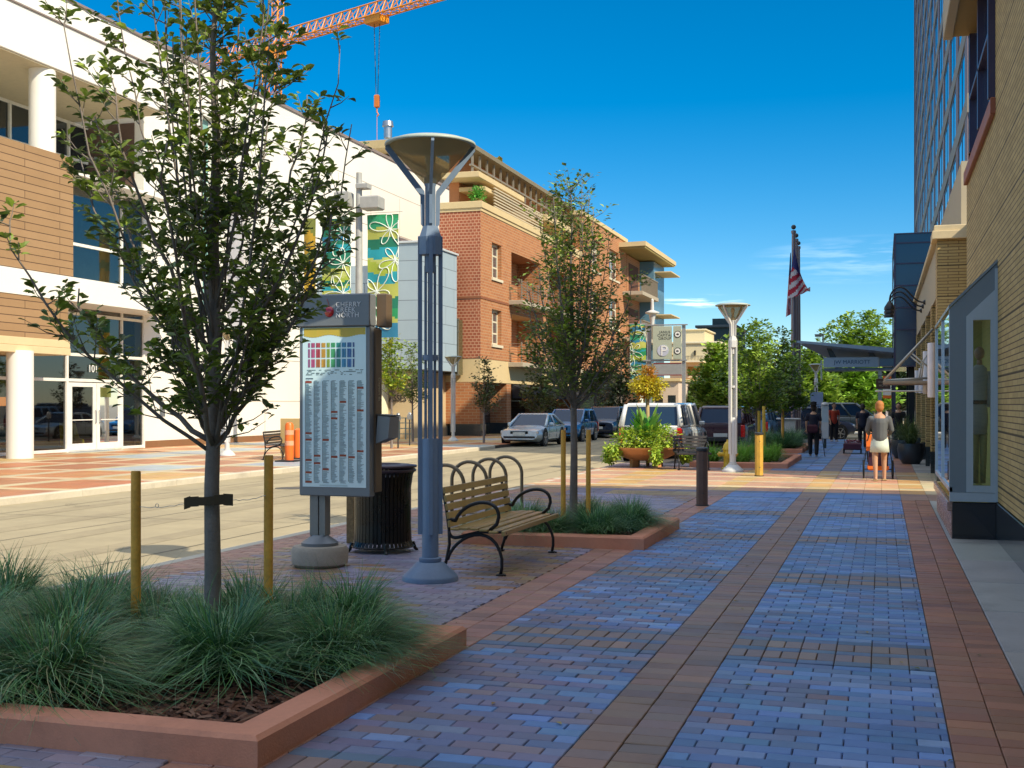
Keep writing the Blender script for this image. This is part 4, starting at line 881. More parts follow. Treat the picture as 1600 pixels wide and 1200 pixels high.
# ------------------------------------------------------------------ flagpoles and flag
M_pole = mat('flagpole_bronze', (.20,.17,.19), .35, .6, .08)
for i, (px, D, lb) in enumerate(((1240,50,'nearest of the three flagpoles, carrying the striped flag'),(1244,52.5,'middle of the three flagpoles'),(1247.5,55,'farthest of the three flagpoles'))):
    t = thing('flagpole', lb, 'flagpole', (*P(px, D), 0), 0, 'bronze flagpoles beside the walk')
    MB().lathe([(.2,0),(.2,.05),(.115,.08),(.11,4),(.075,8.7),(.10,8.72),(.10,8.82),(.05,8.84)], 16).build('pole', M_pole, t, smooth=True)
    m_ = MB(); m_.ball(0,0,8.97,.10,.10,.10,14,10); m_.build('finial', M_dark, t, smooth='all')
fx0, fy0 = P(1240, 50)
fl = MB(); nx, nz_ = 26, 40
for i in range(nx):
    for j in range(nz_):
        def q2(u, v):                       # u from hoist to fly, v from bottom to top; hangs in folds
            X = (.10+.75*u*(1-.55*v*v))*(1 if u < 1 else 1)-.32*(1-v)*(1 if u < .18 else 0)*(.18-u)/.18; Y = -.17-.22*math.sin(u*9+v*2)*(.3+.7*u); Z = 6.85-1.62*(1-v)-1.05*u*v**.6*1.0+.35*(1-v)*u
            return (X-.05, Y, Z)
        u0,u1,v0,v1 = i/nx,(i+1)/nx,j/nz_,(j+1)/nz_; s_ = int((1-v0)*13)
        c = (.04,.05,.20) if (v0 > .62 and u0 < .72) else ((.42,.02,.05) if int((v0*.55+(1-u0)*.45)*15) % 2 else (.60,.58,.62))
        fl.add([q2(u0,v0), q2(u1,v0), q2(u1,v1), q2(u0,v1)], [(0,1,2,3)], c)
f2 = MB()
for i in range(10):
    for j in range(20):
        def q3(u, v): return (-.12-.20*u*(1-v)-.05*u, .02+.06*math.sin(u*7), 6.75-2.0*(1-v)-.1*u)
        u0,u1,v0,v1 = i/10,(i+1)/10,j/20,(j+1)/20; f2.add([q3(u0,v0), q3(u1,v0), q3(u1,v1), q3(u0,v1)], [(0,1,2,3)], (.04,.05,.20) if v0 > .6 else ((.42,.02,.05) if int(u0*6+v0*3) % 2 else (.5,.45,.5)))
fl.join(f2); fl.xf(Matrix.Translation((0,0,.75)) @ Matrix.Translation((0,0,5.2)) @ Matrix.Diagonal((.86,1,1.3,1)) @ Matrix.Translation((0,0,-5.2))); o = fl.build('flag', mat('flag_cloth', rough=.7, attr=True, var=.05, translucent=.2), fix=False, smooth='all'); o.location = (fx0, fy0, 0); tag(o, 'red white and blue striped flag hanging limp from the nearest flagpole', 'flag')
# ------------------------------------------------------------------ small far street furniture
ss = thing('street_light', 'small box head street light on a thin pole above the hotel canopy', 'street light', (*P(1286, 95), 0))
MB().lathe([(.09,0),(.06,7.2)], 8).build('pole', M_dark, ss, smooth=True); m_ = MB(); m_.bbox(-.65,0,-.05,.05,7.1,7.16,.01); m_.bbox(-.62,-.1,-.12,.12,6.95,7.1,.02); m_.build('lamp_head', M_dark, ss)
sp_ = thing('pay_station', 'pale grey sign post stack standing between the walker and the dark car', 'pay station', (*P(1289, 44), 0))
m_ = MB(); m_.bbox(-.13,.13,-.04,.04,.35,1.6,.01); m_.build('cabinet', mat('pale_grey_metal'), sp_); m_ = MB(); m_.bbox(-.05,.05,-.03,.03,0,.35,.01); m_.build('post', M_dark, sp_)
m_ = MB(); m_.lathe([(.14,1.6),(.10,1.67),(.001,1.69)], 12); m_.build('cap', mat('pale_grey_metal'), sp_); m_ = MB(); m_.bbox(-.105,.105,-.046,-.0405,.95,1.5,.002); m_.build('label_panel', mat('pale_blue_panel', (.45,.55,.6), .4), sp_)
ut = thing('utility_cabinet', 'grey cabinet on a dark base behind the fourth street tree', 'cabinet', (*P(1232, 44), 0))
m_ = MB(); m_.bbox(-.48,.48,-.25,.25,0,.55,.02); m_.build('base', M_black, ut); m_ = MB(); m_.bbox(-.25,.25,-.2,.2,.55,1.05,.02); m_.build('cabinet', mat('pale_grey_metal'), ut)
m_ = MB(); m_.bbox(-.42,.42,-.28,.28,1.052,1.10,.01); m_.build('lid', mat('pale_grey_metal'), ut)
bs = thing('street_sign', 'small blue round sign on a thin post beyond the flagpoles', 'street sign', (*P(1276, 58), 0))
MB().lathe([(.03,0),(.03,2.4)], 8).build('post', M_dark, bs, smooth=True); m_ = MB(); m_.bbox(-.3,.3,-.03,-.01,1.5,2.2,.005); m_.build('plate', mat('blue_grey_plate', (.20,.28,.45), .4), bs)
# ------------------------------------------------------------------ right hand building with yellow brick wall
BY = brick('yellow_brick', (.54,.38,.145), (.44,.30,.105), (.12,.07,.03), .42, .064, .0065, .6, .14, every=.64)
M_gran = mat('dark_granite', (.035,.045,.05), .12, 0, .5, 30, coat=.3)
M_metal = mat('blue_grey_cladding', (.20,.24,.28), .35, .3, .05, 2)
M_frame = mat('light_grey_frame', (.42,.48,.54), .35, .3, .05, 2)
M_soff = mat('brown_soffit', (.30,.19,.05), .6, 0, .08, 1)
M_red = mat('rust_red_sill', (.32,.10,.05), .6, 0, .15, 3)
M_beige = mat('beige_stucco', (.46,.39,.27), .85, 0, .06, 1.2, .12, 80)
M_mirror = mat('sky_glass', (.06,.13,.20), .03, .55, .1, .5, spec=1, coat=1)
shop = thing('brick_shop', 'yellow brick shop along the right side with dark granite base and glazed upper oriel', 'building', (1.3, 12, 0))
m_ = MB(); m_.box(1.3, 14, -8, 20.6, .46, 5.25); m_.box(1.3,14,-8,18.9,5.25,6.95); m_.build('wall', BY, shop, world=True)
m_ = MB(); m_.bbox(1.285, 14, -8, 15.2, -.1, .445, .01); m_.bbox(1.285,14,15.7,20.61,-.1,.445,.01); m_.build('granite_base', M_gran, shop, world=True)
m_ = MB(); m_.bbox(.88,14.2,-9,19,7.05,7.5,.02); m_.build('roof', M_soff, shop, world=True)
m_ = MB(); m_.bbox(.87,1.0,-9,19.02,7.02,7.55,.01); m_.build('fascia', M_beige, shop, world=True)
m_ = MB(); m_.bbox(1.24,1.3,15.45,20.4,5.08,5.28,.01); m_.build('oriel_sill', M_red, shop, world=True)
# oriel: corner window band standing over the sill
m_ = MB()
for y in (15.5,17.15,18.75,): m_.bbox(1.22,1.36,y,y+.12,5.28,7.02,.01)
m_.bbox(1.22,1.36,15.62,18.75,6.05,6.1,.005); m_.build('oriel_mullions', mat('purple_dark_frame', (.06,.05,.10), .4, .3), shop, world=True)
m_ = MB(); m_.box(1.29,1.295,15.6,18.8,5.3,7.0); m_.build('oriel_glass', M_mirror, shop, world=True)
# bay display window
bay = MB(); y0, y1 = 15.2, 19.2; zt0, zt1 = 2.74, 3.26
prof = lambda x: zt0+(zt1-zt0)*(x-.77)/.53
M_gl = glass('shop_glass', (.62,.72,.74), .03)
f = MB()
def fq(x0, x1, z0, z1, yy_=y0, d=.06, top=None): f.add([(x0,yy_,z0),(x1,yy_,z0),(x1,yy_,top(x1) if top else z1),(x0,yy_,top(x0) if top else z1),(x0,yy_+d,z0),(x1,yy_+d,z0),(x1,yy_+d,top(x1) if top else z1),(x0,yy_+d,top(x0) if top else z1)], [(0,1,2,3),(7,6,5,4),(0,4,5,1),(1,5,6,2),(2,6,7,3),(3,7,4,0)])
fq(.77,.955,.556,0,top=lambda x: prof(x)-.22*0)
f.build('bay_side_panel', M_metal, shop, world=True)
f = MB(); fq(.955,1.03,.56,0,y0-.012,.08,top=lambda x: prof(x)-.28); fq(1.225,1.3,.56,0,y0-.012,.08,top=lambda x: prof(x)-.28); fq(1.03,1.225,.56,.64,y0-.012,.08)
fq(1.03,1.225,2.60,0,y0-.012,.08,top=lambda x: prof(x)-.28); fq(.77,1.3,.45,.555,y0-.015,.09); fq(1.27,1.33,.46,3.2,y0-.03,.03); f.build('bay_window_frame', M_frame, shop, world=True)
f = MB(); f.add([(.955,y0-.006,prof(.955)-.28),(1.3,y0-.006,prof(1.3)-.28),(1.3,y0-.006,prof(1.3)),(.955,y0-.006,prof(.955))], [(0,1,2,3)]); f.build('bay_header', M_metal, shop, world=True)
f = MB(); f.quad((1.03,y0+.03,.64),(1.225,y0+.03,.64),(1.225,y0+.03,2.62),(1.03,y0+.03,2.62)); f.build('bay_pane', M_gl, shop, world=True)
f = MB(); f.add([(.76,y0-.02,zt0),(1.31,y0-.02,zt1+.02),(1.31,y1,zt1+.02),(.76,y1,zt0),(.76,y0-.02,zt0+.04),(1.31,y0-.02,zt1+.06),(1.31,y1,zt1+.06),(.76,y1,zt0+.04)], [(0,1,2,3),(7,6,5,4),(0,4,5,1),(1,5,6,2),(2,6,7,3),(3,7,4,0)]); f.build('bay_roof', M_metal, shop, world=True)
f = MB(); f.bbox(.80,1.3,y0+.03,y1-.1,-.1,.44,.01); f.build('bay_plinth', mat('black_granite', (.010,.010,.014), .08, 0, .4, 30, coat=.5), shop, world=True)
f = MB(); f.bbox(.745,.80,y0+.05,y1,.33,.445,.01); f.bbox(.79,.80,y0+.05,y1,.0,.33,.002); f.build('bay_sill', mat('pink_granite', (.42,.25,.20), .25, 0, .3, 25), shop, world=True)
f = MB()
for y in (y0+.06, 17.2, y1-.05): f.bbox(.765,.80,y-.025,y+.025,.56,zt0,.003)
f.bbox(.765,.80,y0,y1,.56,.62,.003); f.build('bay_street_frame', M_frame, shop, world=True)
f = MB(); f.quad((.785,y0+.08,.62),(.785,y1-.08,.62),(.785,y1-.08,zt0-.02),(.785,y0+.08,zt0-.02)); f.build('bay_street_glass', M_gl, shop, world=True)
f = MB(); f.box(1.26,1.29,y0+.1,y1-.1,.5,3.1); f.box(.8,1.29,17.0,17.03,.5,2.7); f.build('bay_backdrop', mat('display_backdrop', (.62,.52,.14), .8), shop, world=True)
mn = thing('mannequin', 'shop window mannequin in a belted grey tunic and pale trousers behind the bay glass', 'mannequin', (1.125, 15.55, .62))
f = MB(); f.lathe([(.085,.62),(.10,.8),(.085,1.0),(.09,1.15),(.10,1.32),(.085,1.42),(.04,1.46)], 18); f.xf(Matrix.Scale(.75, 4, (0,1,0))); f.tube([(.095,0,1.38),(.115,0,1.15),(.10,-.03,.95)], [.03,.028,.022], 8); f.tube([(-.095,0,1.38),(-.115,0,1.15),(-.10,-.03,.95)], [.03,.028,.022], 8); f.build('tunic', mat('grey_tunic', (.50,.48,.42), .85), mn, smooth='all')
f = MB(); f.tube([(-.045,0,.64),(-.045,0,.3),(-.04,0,.03)], [.048,.038,.03], 10); f.tube([(.045,0,.64),(.045,0,.3),(.04,0,.03)], [.048,.038,.03], 10); f.build('trousers', mat('olive_trousers', (.35,.32,.12), .8), mn, smooth='all')
f = MB(); f.tube([(0,0,1.44),(0,0,1.52)], [.035,.03], 10); f.ball(0,0,1.60,.06,.07,.08,14,10); f.build('head', mat('mannequin_skin', (.45,.25,.14), .4), mn, smooth='all')
f = MB(); f.lathe([(.098,.985),(.098,1.03)], 18, caps=False); f.xf(Matrix.Scale(.78, 4, (0,1,0))); f.build('belt', M_black, mn)
# ------------------------------------------------------------------ second right hand building: piers, canopies, lamps
ps2 = thing('pier_building', 'low yellow brick building with sunlit corner pier and flat beige band beyond the alley', 'building', (1.1, 26.5, 0))
m_ = MB()
ys = [(26.5,27.3),(29.6,30.2),(33.0,33.6),(37.0,37.6),(41.8,43.0)]
for i, (a, b) in enumerate(ys): m_.box(1.1, 1.7, a, b, .5, 3.9 if i else 5.02)
m_.box(1.7,12,26.52,43,.5,5.0); m_.build('brick_piers', BY, ps2, world=True)
m_ = MB(); m_.box(1.12, 1.72, 27.3, 42.99, 3.9, 5.0); m_.build('beige_band', M_beige, ps2, world=True)
for i, (a, b) in enumerate(ys): m_ = MB(); m_.bbox(1.085,1.72,a-.015,b+.015,-.05,.5,.01); m_.build('pier_base', M_gran, ps2, world=True)
m_ = MB(); m_.bbox(1.0,12,26.4,27.35,5.03,5.2,.01); m_.bbox(1.04,12,26.45,27.3,5.2,5.32,.01); m_.bbox(1.02,12,27.35,43.05,5.03,5.15,.01); m_.build('coping', mat('pale_coping', (.62,.50,.30), .8), ps2, world=True)
m_ = MB(); m_.box(1.38,1.69,27.3,41.8,.0,3.9); m_.build('shopfront_glass', M_glassd, ps2, world=True)
m_ = MB(); m_.box(1.62,12,27.4,46,5.16,6.8); m_.build('upper_wall', M_beige, ps2, world=True)
m_ = MB(); m_.bbox(1.75,2.6,26.1,26.5,.5,5.4,.01); m_.build('side_wing', BY, ps2, world=True)
M_scn = mat('frosted_sconce', (.78,.76,.80), .4)
for i, (Y, z0, z1) in enumerate(((26.9,1.75,2.9),(29.9,1.85,2.85),(33.3,1.9,2.55),(37.3,1.95,2.6))):
    t = thing('wall_sconce', ['white cylinder sconce on the sunlit corner pier','white cylinder sconce on the second pier under the steel canopy','white cylinder sconce on the third pier','white cylinder sconce on the fourth, farthest pier'][i], 'wall lamp', (1.0, Y, 0), 0, 'cylinder sconces on the brick piers')
    MB().lathe([(.075,z0),(.08,z0+.02),(.08,z1-.02),(.075,z1)], 18).build('shade', M_scn, t, smooth=True); m_ = MB(); m_.bbox(.05,.10,-.03,.03,(z0+z1)/2-.1,(z0+z1)/2+.1,.005); m_.build('bracket', M_dark, t)
for i, Y in enumerate((34.2,35.6,37.2)):
    t = thing('gooseneck_lamp', ['nearest black gooseneck lamp on the beige band','middle black gooseneck lamp on the beige band','farthest black gooseneck lamp on the beige band'][i], 'wall lamp', (1.12, Y, 4.35), 0, 'black gooseneck lamps on the beige band')
    pts = bez(Vector((0,0,0)), Vector((-.35,0,-.05)), Vector((-.45,0,.55)), Vector((-.75,0,.40)), 12)+bez(Vector((-.75,0,.40)), Vector((-.92,0,.3)), Vector((-.93,0,.1)), Vector((-.92,0,-.02)), 6)[1:]
    MB().tube(pts, .022, 7).build('arm', M_black, t, smooth='all'); m_ = MB(); m_.lathe([(.03,.12),(.06,.08),(.14,-.05),(.15,-.12)], 14, -.92, 0, caps=False); m_.xf(Matrix.Translation((0,0,-.06))); m_.build('shade', M_black, t, smooth='all'); m_ = MB(); m_.ball(0,0,0,.07,.07,.07,10,8); m_.build('wall_mount', M_black, t, smooth='all')
cn = thing('steel_canopy', 'triangular steel bracket canopy with wire bracing fixed between the brick piers', 'canopy', (1.1, 28.6, 0))
M_st = mat('galvanised_steel', (.55,.52,.45), .4, .5)
for y in (0, 1.6):
    m_ = MB(); m_.tube([(0,y,3.3),(-1.05,y,1.95+.2)], .03, 6); m_.tube([(0,y,2.2),(-1.05,y,2.15)], .028, 6); m_.tube([(-.45,y,2.75),(0,y,2.35)], .02, 6); m_.tube([(-.25,y,2.2),(-.2,y,2.6),(0,y,2.9)], .018, 6); m_.build('bracket', M_st, cn, smooth='all')
m_ = MB(); m_.bbox(-1.08,-.0,-.1,1.7,2.06,2.13,.01); m_.build('deck', mat('canopy_deck', (.40,.30,.20), .6), cn)
m_ = MB(); m_.tube([(-1.25,-.1,1.9),(-.25,-.1,1.9)], .02, 6); m_.build('rail', M_st, cn)
for i, (x, y, lb) in enumerate(((.75,34.2,'dark round pot with a wispy grass against the brick pier'),(.6,37.6,'dark pot with a shaded shrub further along the piers'))):
    t = thing('potted_grass', lb, 'potted plant', (x, y, 0), 0, 'pots along the right hand piers'); MB().lathe([(.22,0),(.32,.15),(.36,.4),(.33,.55),(.30,.55),(.3,.5)], 20).build('pot', M_dark, t, smooth=True)
    g_ = grass_mesh(70+i, 420, .6, .75, .006, [(.10,.16,.05),(.16,.20,.05),(.06,.11,.03)], 4); g_.xf(Matrix.Translation((0,0,.5))); g_.build('foliage', M_grass, t, fix=False)
# ------------------------------------------------------------------ hotel: dark glass corner, canopy, slab block, tower
M_blueg = mat('deep_blue_glass', (.01,.035,.10), .12, 0, .15, .4, spec=.8)
dk = thing('dark_glass_corner', 'dark blue glass box of the hotel jutting towards the walk', 'building', (.42, 43.1, 0))
m_ = MB(); m_.box(.42, 6, 43.1, 50, 2.9, 7.42); m_.build('glass_box', M_blueg, dk, world=True)
m_ = MB()
for z in (2.9,4.15,4.9,5.65,6.4,7.1,7.42): m_.box(.40,6,43.07,43.1,z-.02,z+.02); m_.box(.39,.42,43.07,50,z-.02,z+.02)
m_.box(.39,.45,43.06,43.12,0,7.44); m_.box(.39,.45,49.95,50.01,0,7.44); m_.build('mullions', mat('purple_dark_frame'), dk, world=True)
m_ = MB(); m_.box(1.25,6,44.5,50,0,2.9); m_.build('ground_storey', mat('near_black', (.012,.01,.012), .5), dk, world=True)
m_ = MB(); m_.box(.9,1.1,44.6,44.8,0,2.9); m_.box(.9,1.1,48.6,48.8,0,2.9); m_.build('column', M_black, dk, world=True)
hc = thing('entrance_canopy', 'slanted grey hotel entrance canopy with lettered sign board across the walk', 'canopy', (*P(1325, 50), 0))
x0, x1 = P(1251, 50)[0], .42; yb = 50.2; cx0, cy0 = P(1325, 50); M_can = mat('canopy_grey', (.30,.38,.45), .45, .3, .06)
m_ = MB(); m_.add([(x0,yb-1.2,4.05),(x1,yb-1.2,3.62),(x1,yb+4,3.62),(x0+1,yb+4,4.05),(x0,yb-1.2,4.14),(x1,yb-1.2,3.80),(x1,yb+4,3.8),(x0+1,yb+4,4.14)], [(0,1,2,3),(7,6,5,4),(0,4,5,1),(1,5,6,2),(2,6,7,3),(3,7,4,0)]); m_.add([(x0+.02,yb-1.19,4.03),(x1,yb-1.19,3.61),(x1,yb+3.9,3.2),(x0+1.6,yb+3.9,3.3)], [(0,1,2,3)]); m_.build('roof_slab', M_can, hc, world=True)
xs0, xs1 = P(1290,50)[0], P(1373,50)[0]
m_ = MB(); m_.bbox(xs0,xs1,yb-.5,yb-.35,3.08,3.48,.01); m_.build('sign_board', mat('sign_board_grey', (.42,.50,.58), .4, .2), hc, world=True)
m_ = MB(); m_.bbox(xs0,.42,yb-.3,yb+2,2.98,3.06,.01); m_.bbox(xs1+.03,.42,yb-.5,yb-.4,3.12,3.42,.01); m_.build('beam', mat('canopy_beam', (.16,.24,.32), .4, .3), hc, world=True)
m_ = MB(); 
for x in (xs0+.35, xs1-.25): m_.add([(x-.1,yb-.45,3.49),(x+.15,yb-.45,3.49),(x-.05,yb-.45,3.85),(x-.25,yb-.45,3.9),(x-.1,yb-.3,3.49),(x+.15,yb-.3,3.49),(x-.05,yb-.3,3.85),(x-.25,yb-.3,3.9)], [(0,1,2,3),(7,6,5,4),(0,4,5,1),(1,5,6,2),(2,6,7,3),(3,7,4,0)])
m_.build('hanger', M_black, hc, world=True)
text('JW MARRIOTT', .215, ((xs0+xs1)/2-cx0+.05, yb-.505-cy0, 3.28), (R(90),0,0), mat('dark_blue_ink', (.04,.09,.16), .5), hc, .004)
m_ = MB(); m_.bbox(xs0-.15,xs0-.08,yb+.2,yb+.27,2.6,3.4,.005); m_.bbox(xs1-.02,xs1+.12,yb-.1,yb+.04,0,3.0,.01); m_.build('post', M_st, hc, world=True)
hsn = thing('hanging_sign', 'small dark brown hanging shop sign with tan letters beside the dark glass corner', 'sign', (*P(1380, 42), 2.0))
m_ = MB(); m_.bbox(-.24,.24,-.03,.03,.14,.50,.01); m_.build('board', mat('brown_board', (.09,.04,.02), .5), hsn)
text('SECOND', .085, (0,-.034,.39), (R(90),0,0), mat('tan_lettering'), hsn, .003); text('HOME', .10, (0,-.034,.26), (R(90),0,0), mat('tan_lettering'), hsn, .003)
m_ = MB(); m_.tube([(.3,0,.6),(-.28,0,.6)], .015, 6); m_.tube([(-.15,0,.6),(-.15,0,.5)], .008, 5); m_.tube([(.15,0,.6),(.15,0,.5)], .008, 5); m_.build('hanger', M_dark, hsn)
slab = thing('hotel_block', 'hotel building mass standing back behind the brick shops', 'building', (4.1, 36, 0))
m_ = MB(); m_.box(4.1,20,33.2,62,0,24.2); m_.build('wall', M_beige, slab, world=True)
tw = thing('hotel_tower', 'tall hotel tower with beige grid of bands and blue mirror windows', 'building', (8.0, 128, 0))
X, YA, YB, FH = 8.0, 128.0, 325.0, 8.0
m_ = MB(); m_.box(X+.24, X+30, YA, YB, 0, 150); m_.build('glass_skin', M_mirror, tw, world=True)
M_twb = mat('tower_beige', (.30,.245,.185), .7, 0, .05, .3)
m_ = MB(); z = 6.7
while z < 148: m_.box(X+.10, X+.9, YA-.2, YB+.2, z, z+1.9); z += FH
m_.build('floor_bands', M_twb, tw, world=True)
m_ = MB(); y = YA
while y < YB: m_.box(X+.15, X+.8, y, y+4.2, 0, 150); y += 15.7
m_.box(X-.12,X+.9,YB-.9,YB+.4,0,150.3); m_.build('piers', mat('tower_pinkish', (.25,.18,.19), .7, 0, .05, .3), tw, world=True)
m_ = MB(); y = YA
while y < YB: 
    m_.box(X+.19,X+.8,y+4.2,y+4.7,0,150); m_.box(X+.20,X+.8,y+9.4,y+9.7,0,150); y += 15.7
z = 6.7
while z < 148: m_.box(X+.21,X+.8,YA,YB,z-.6,z-.2); z += FH
m_.build('window_frames', mat('tower_dark_frame', (.05,.05,.07), .5), tw, world=True)

# ------------------------------------------------------------------ white store on the left
M_store = mat('white_panel', (.82,.80,.74), .55, 0, .025, .6, .05, 60)
M_side = brick('wood_siding', (.36,.225,.115), (.32,.195,.095), (.07,.035,.02), 3.2, .235, .012, .5, .10)
M_sideL = mat('pale_beam', (.66,.52,.30), .7, 0, .05)
M_sfr = mat('store_frame_white', (.78,.77,.72), .45)
ws = thing('white_store', 'white panelled store with wood siding, round columns and glazed corner across the street', 'building', (-26, 38, 0))
mf = fx(-26.0, 1)
ops = [(42.4,43.3,5.4,13.2),(44.3,46.2,4.8,10.6)]
w_ = facade(mf, 38.4, 73, .25, 15.1, ops, .35); w_.box(-40,-26.36,38.4,73,0,15.08); w_.quad((-26.36,38.4,.25),(-26,38.4,.25),(-26,38.4,15.1),(-26.36,38.4,15.1)); w_.quad((-26.36,73,.25),(-26,73,.25),(-26,73,15.1),(-26.36,73,15.1)); w_.quad((-26.36,38.4,15.1),(-26,38.4,15.1),(-26,73,15.1),(-26.36,73,15.1)); w_.build('wall', M_store, ws, world=True)
window(ws, mf, 42.4,43.3,5.4,13.2,.3,.06,M_sfr,mat('teal_glass', (.20,.42,.40), .1, 0, .1, .5),1,6); 
m_ = MB(); m_.box(-26.34,-26.30,44.32,46.18,4.82,10.58); m_.build('grey_inset', mat('pale_grey_panel', (.42,.42,.46), .6), ws, world=True)
m_ = MB()
for z in (1.75,3.6,5.45,7.3,9.2,11.1,13.3): m_.box(-26.0-.002,-25.992,38.45,72.9,z-.012,z+.012)
for y in (41.2,47.5,51,55,59,63): m_.box(-26.002,-25.993,y-.012,y+.012,.3,13.2)
m_.build('panel_joint', mat('joint_grey', (.35,.33,.30), .8), ws, world=True)
m_ = MB(); m_.bbox(-26.3,-25.93,38.3,73.1,15.1,15.25,.01); m_.build('coping', mat('dark_coping', (.25,.2,.18), .5), ws, world=True)
m_ = MB(); m_.box(-26.02,-25.97,38.4,66,0,.25); m_.build('base_course', mat('brown_base', (.22,.11,.05), .7), ws, world=True)
# glazed corner, ground storey
gops = [(30.1,33.95,.12,4.68),(34.05,37.0,2.36,4.68),(37.08,38.3,.12,4.68)]
m_ = MB()
for y in (30.0,32.2,33.98,37.0,38.34): m_.bbox(-26.06,-25.94,y-.05,y+.05,0,9.3,.004)
for z in (.06,2.42,3.28,4.66,7.0): m_.bbox(-26.05,-25.95,24,38.34,z-.05,z+.05,.004)
m_.build('glazing_frame', M_sfr, ws, world=True)
m_ = MB(); m_.quad((-26.0,24,.1),(-26.0,33.95,.1),(-26.0,33.95,9.3),(-26.0,24,9.3)); m_.quad((-26,33.95,2.4),(-26,38.34,2.4),(-26,38.34,9.3),(-26,33.95,9.3)); m_.quad((-26,37.05,.1),(-26,38.3,.1),(-26,38.3,2.4),(-26,37.05,2.4)); m_.build('glazing', glass('storefront_glass', (.38,.44,.40), .05), ws, world=True)
m_ = MB(); m_.box(-33,-32.9,24,38.4,0,12); m_.box(-33,-26.4,38.36,38.40,0,12); m_.box(-33,-26.3,24,38.3,4.7,4.8); m_.box(-33,-26.2,24,38.3,-.02,.04); m_.build('interior', mat('store_interior', (.13,.08,.06), .8, 0, .3, .7), ws, world=True)
for i, (a, b) in enumerate(((34.03,35.5),(35.53,36.97))):
    m_ = MB()
    for (p, q_) in ((a,a+.17),(b-.17,b)): m_.bbox(-25.99,-25.93,p,q_,.05,2.34,.004)
    m_.bbox(-25.988,-25.932,a+.17,b-.17,2.2,2.34,.003); m_.bbox(-25.988,-25.932,a+.17,b-.17,.05,.28,.003); m_.bbox(-25.985,-25.945,a+.17,b-.17,1.06,1.09,.002)
    d_ = m_.build('door', M_sfr, ws, world=True)
    m_ = MB(); m_.quad((-25.96,a+.15,.2),(-25.96,b-.15,.2),(-25.96,b-.15,2.25),(-25.96,a+.15,2.25)); g_ = m_.build('pane', glass('storefront_glass'), ws, world=True); g_.parent = d_
    h_ = MB(); hy_ = b-.09 if i == 0 else a+.09; h_.tube([(-25.9,hy_,.95),(-25.86,hy_,1.0),(-25.86,hy_,1.35),(-25.9,hy_,1.4)], .018, 6); g_ = h_.build('handle', M_steel, ws, world=True); g_.parent = d_
text('101', .36, (.045, 35.35-38, 2.82), (R(90), 0, R(90)), M_white, ws, .004, name='house_number')
fl_ = thing('floor_lamp', 'orange shaded lamp glowing inside the store behind the left glass door', 'lamp', (-28.6, 34.0, .0)); m_ = MB(); m_.lathe([(.35,1.55),(.35,1.85)], 20, caps=False); m_.build('shade', mat('orange_shade', (.9,.25,.05), .6, emit=.9), fl_); MB().lathe([(.16,0),(.03,.04),(.02,1.7)], 10).build('stand', M_dark, fl_)
yc = thing('yellow_chair', 'yellow moulded chair seen through the right glass door', 'chair', (-27.4, 36.2, .0)); M_yl = mat('yellow_plastic', (.75,.6,.03), .4)
m_ = MB(); m_.prism([(-.3,.0),(.25,0),(.2,.35),(-.05,.42),(-.28,.95),(-.38,.95)], 'x', -.3, .3); m_.build('seat_shell', M_yl, yc)
gb = thing('display_sofa', 'pale framed sofa with patterned cushions inside the shop window beside the round column', 'sofa', (-27.3, 32.4, 0)); m_ = MB(); m_.bbox(-.4,.4,-.9,.9,.35,.55,.05); m_.bbox(-.45,-.3,-.9,.9,.5,.95,.05); m_.build('cushions', mat('patterned_cushion', (.30,.42,.36), .8, 0, .9, 14), gb)
m_ = MB(); 
for y in (-.85,.85): m_.tube([(-.4,y,0),(-.45,y,.95),(.35,y,.7),(.4,y,0)], .03, 6)
m_.tube([(-.45,-.85,.95),(-.45,.85,.95)], .03, 6); m_.build('frame', M_white, gb)
m_ = MB(); m_.box(-26.32,-26.28,32.2,38.3,4.85,9.25); m_.build('pale_backing', mat('pale_backing_panel', (.42,.48,.45), .8), ws, world=True)  # pale panel added behind the upper glazing to make the windows read lighter
# columns, bands, siding, roof overhang
for (x, y, z0, z1, r) in ((-24.5-.0,29.9,-.02,3.2,.385),(-24.9,31.4,9.3,12.0,.40)):
    MB().lathe([(r,z0),(r,z1)], 32, x, y).build('column', M_store, ws, world=True, smooth=True)
m_ = MB(); m_.box(-26.8,-24.42,22,32.0,3.6,4.85); m_.build('lower_siding', M_side, ws, world=True)
m_ = MB(); m_.bbox(-26.8,-24.36,22,32.05,3.14,3.36,.01); m_.bbox(-26.8,-24.38,22,32.05,3.365,3.6,.01); m_.build('beam', M_sideL, ws, world=True)
m_ = MB(); m_.box(-28,-24.40,22,38.7,4.86,5.62); m_.build('white_band', M_store, ws, world=True)
m_ = MB(); m_.box(-24.75,-24.45,22,32.1,5.62,9.38); m_.box(-28,-24.45,32.1,32.3,5.62,9.38); m_.build('upper_siding', M_side, ws, world=True)
m_ = MB(); m_.box(-32,-24.75,22,38.4,9.0,9.1); m_.build('terrace', M_store, ws, world=True)
m_ = MB(); m_.bbox(-33,-24.45,20,37.6,12.0,14.3,.02); m_.build('roof_overhang', M_store, ws, world=True)
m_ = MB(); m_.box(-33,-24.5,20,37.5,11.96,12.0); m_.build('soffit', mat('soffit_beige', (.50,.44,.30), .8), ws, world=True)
m_ = MB(); m_.bbox(-24.44,-24.40,20,37.62,13.45,13.5,.002); m_.bbox(-24.46,-24.38,20,37.64,14.28,14.36,.005); m_.build('fascia_line', mat('dark_coping'), ws, world=True)
m_ = MB(); m_.quad((-28.4,20,9.1),(-28.4,38.3,9.1),(-28.4,38.3,11.95),(-28.4,20,11.95)); m_.build('terrace_glass', M_glassd, ws, world=True)
m_ = MB()
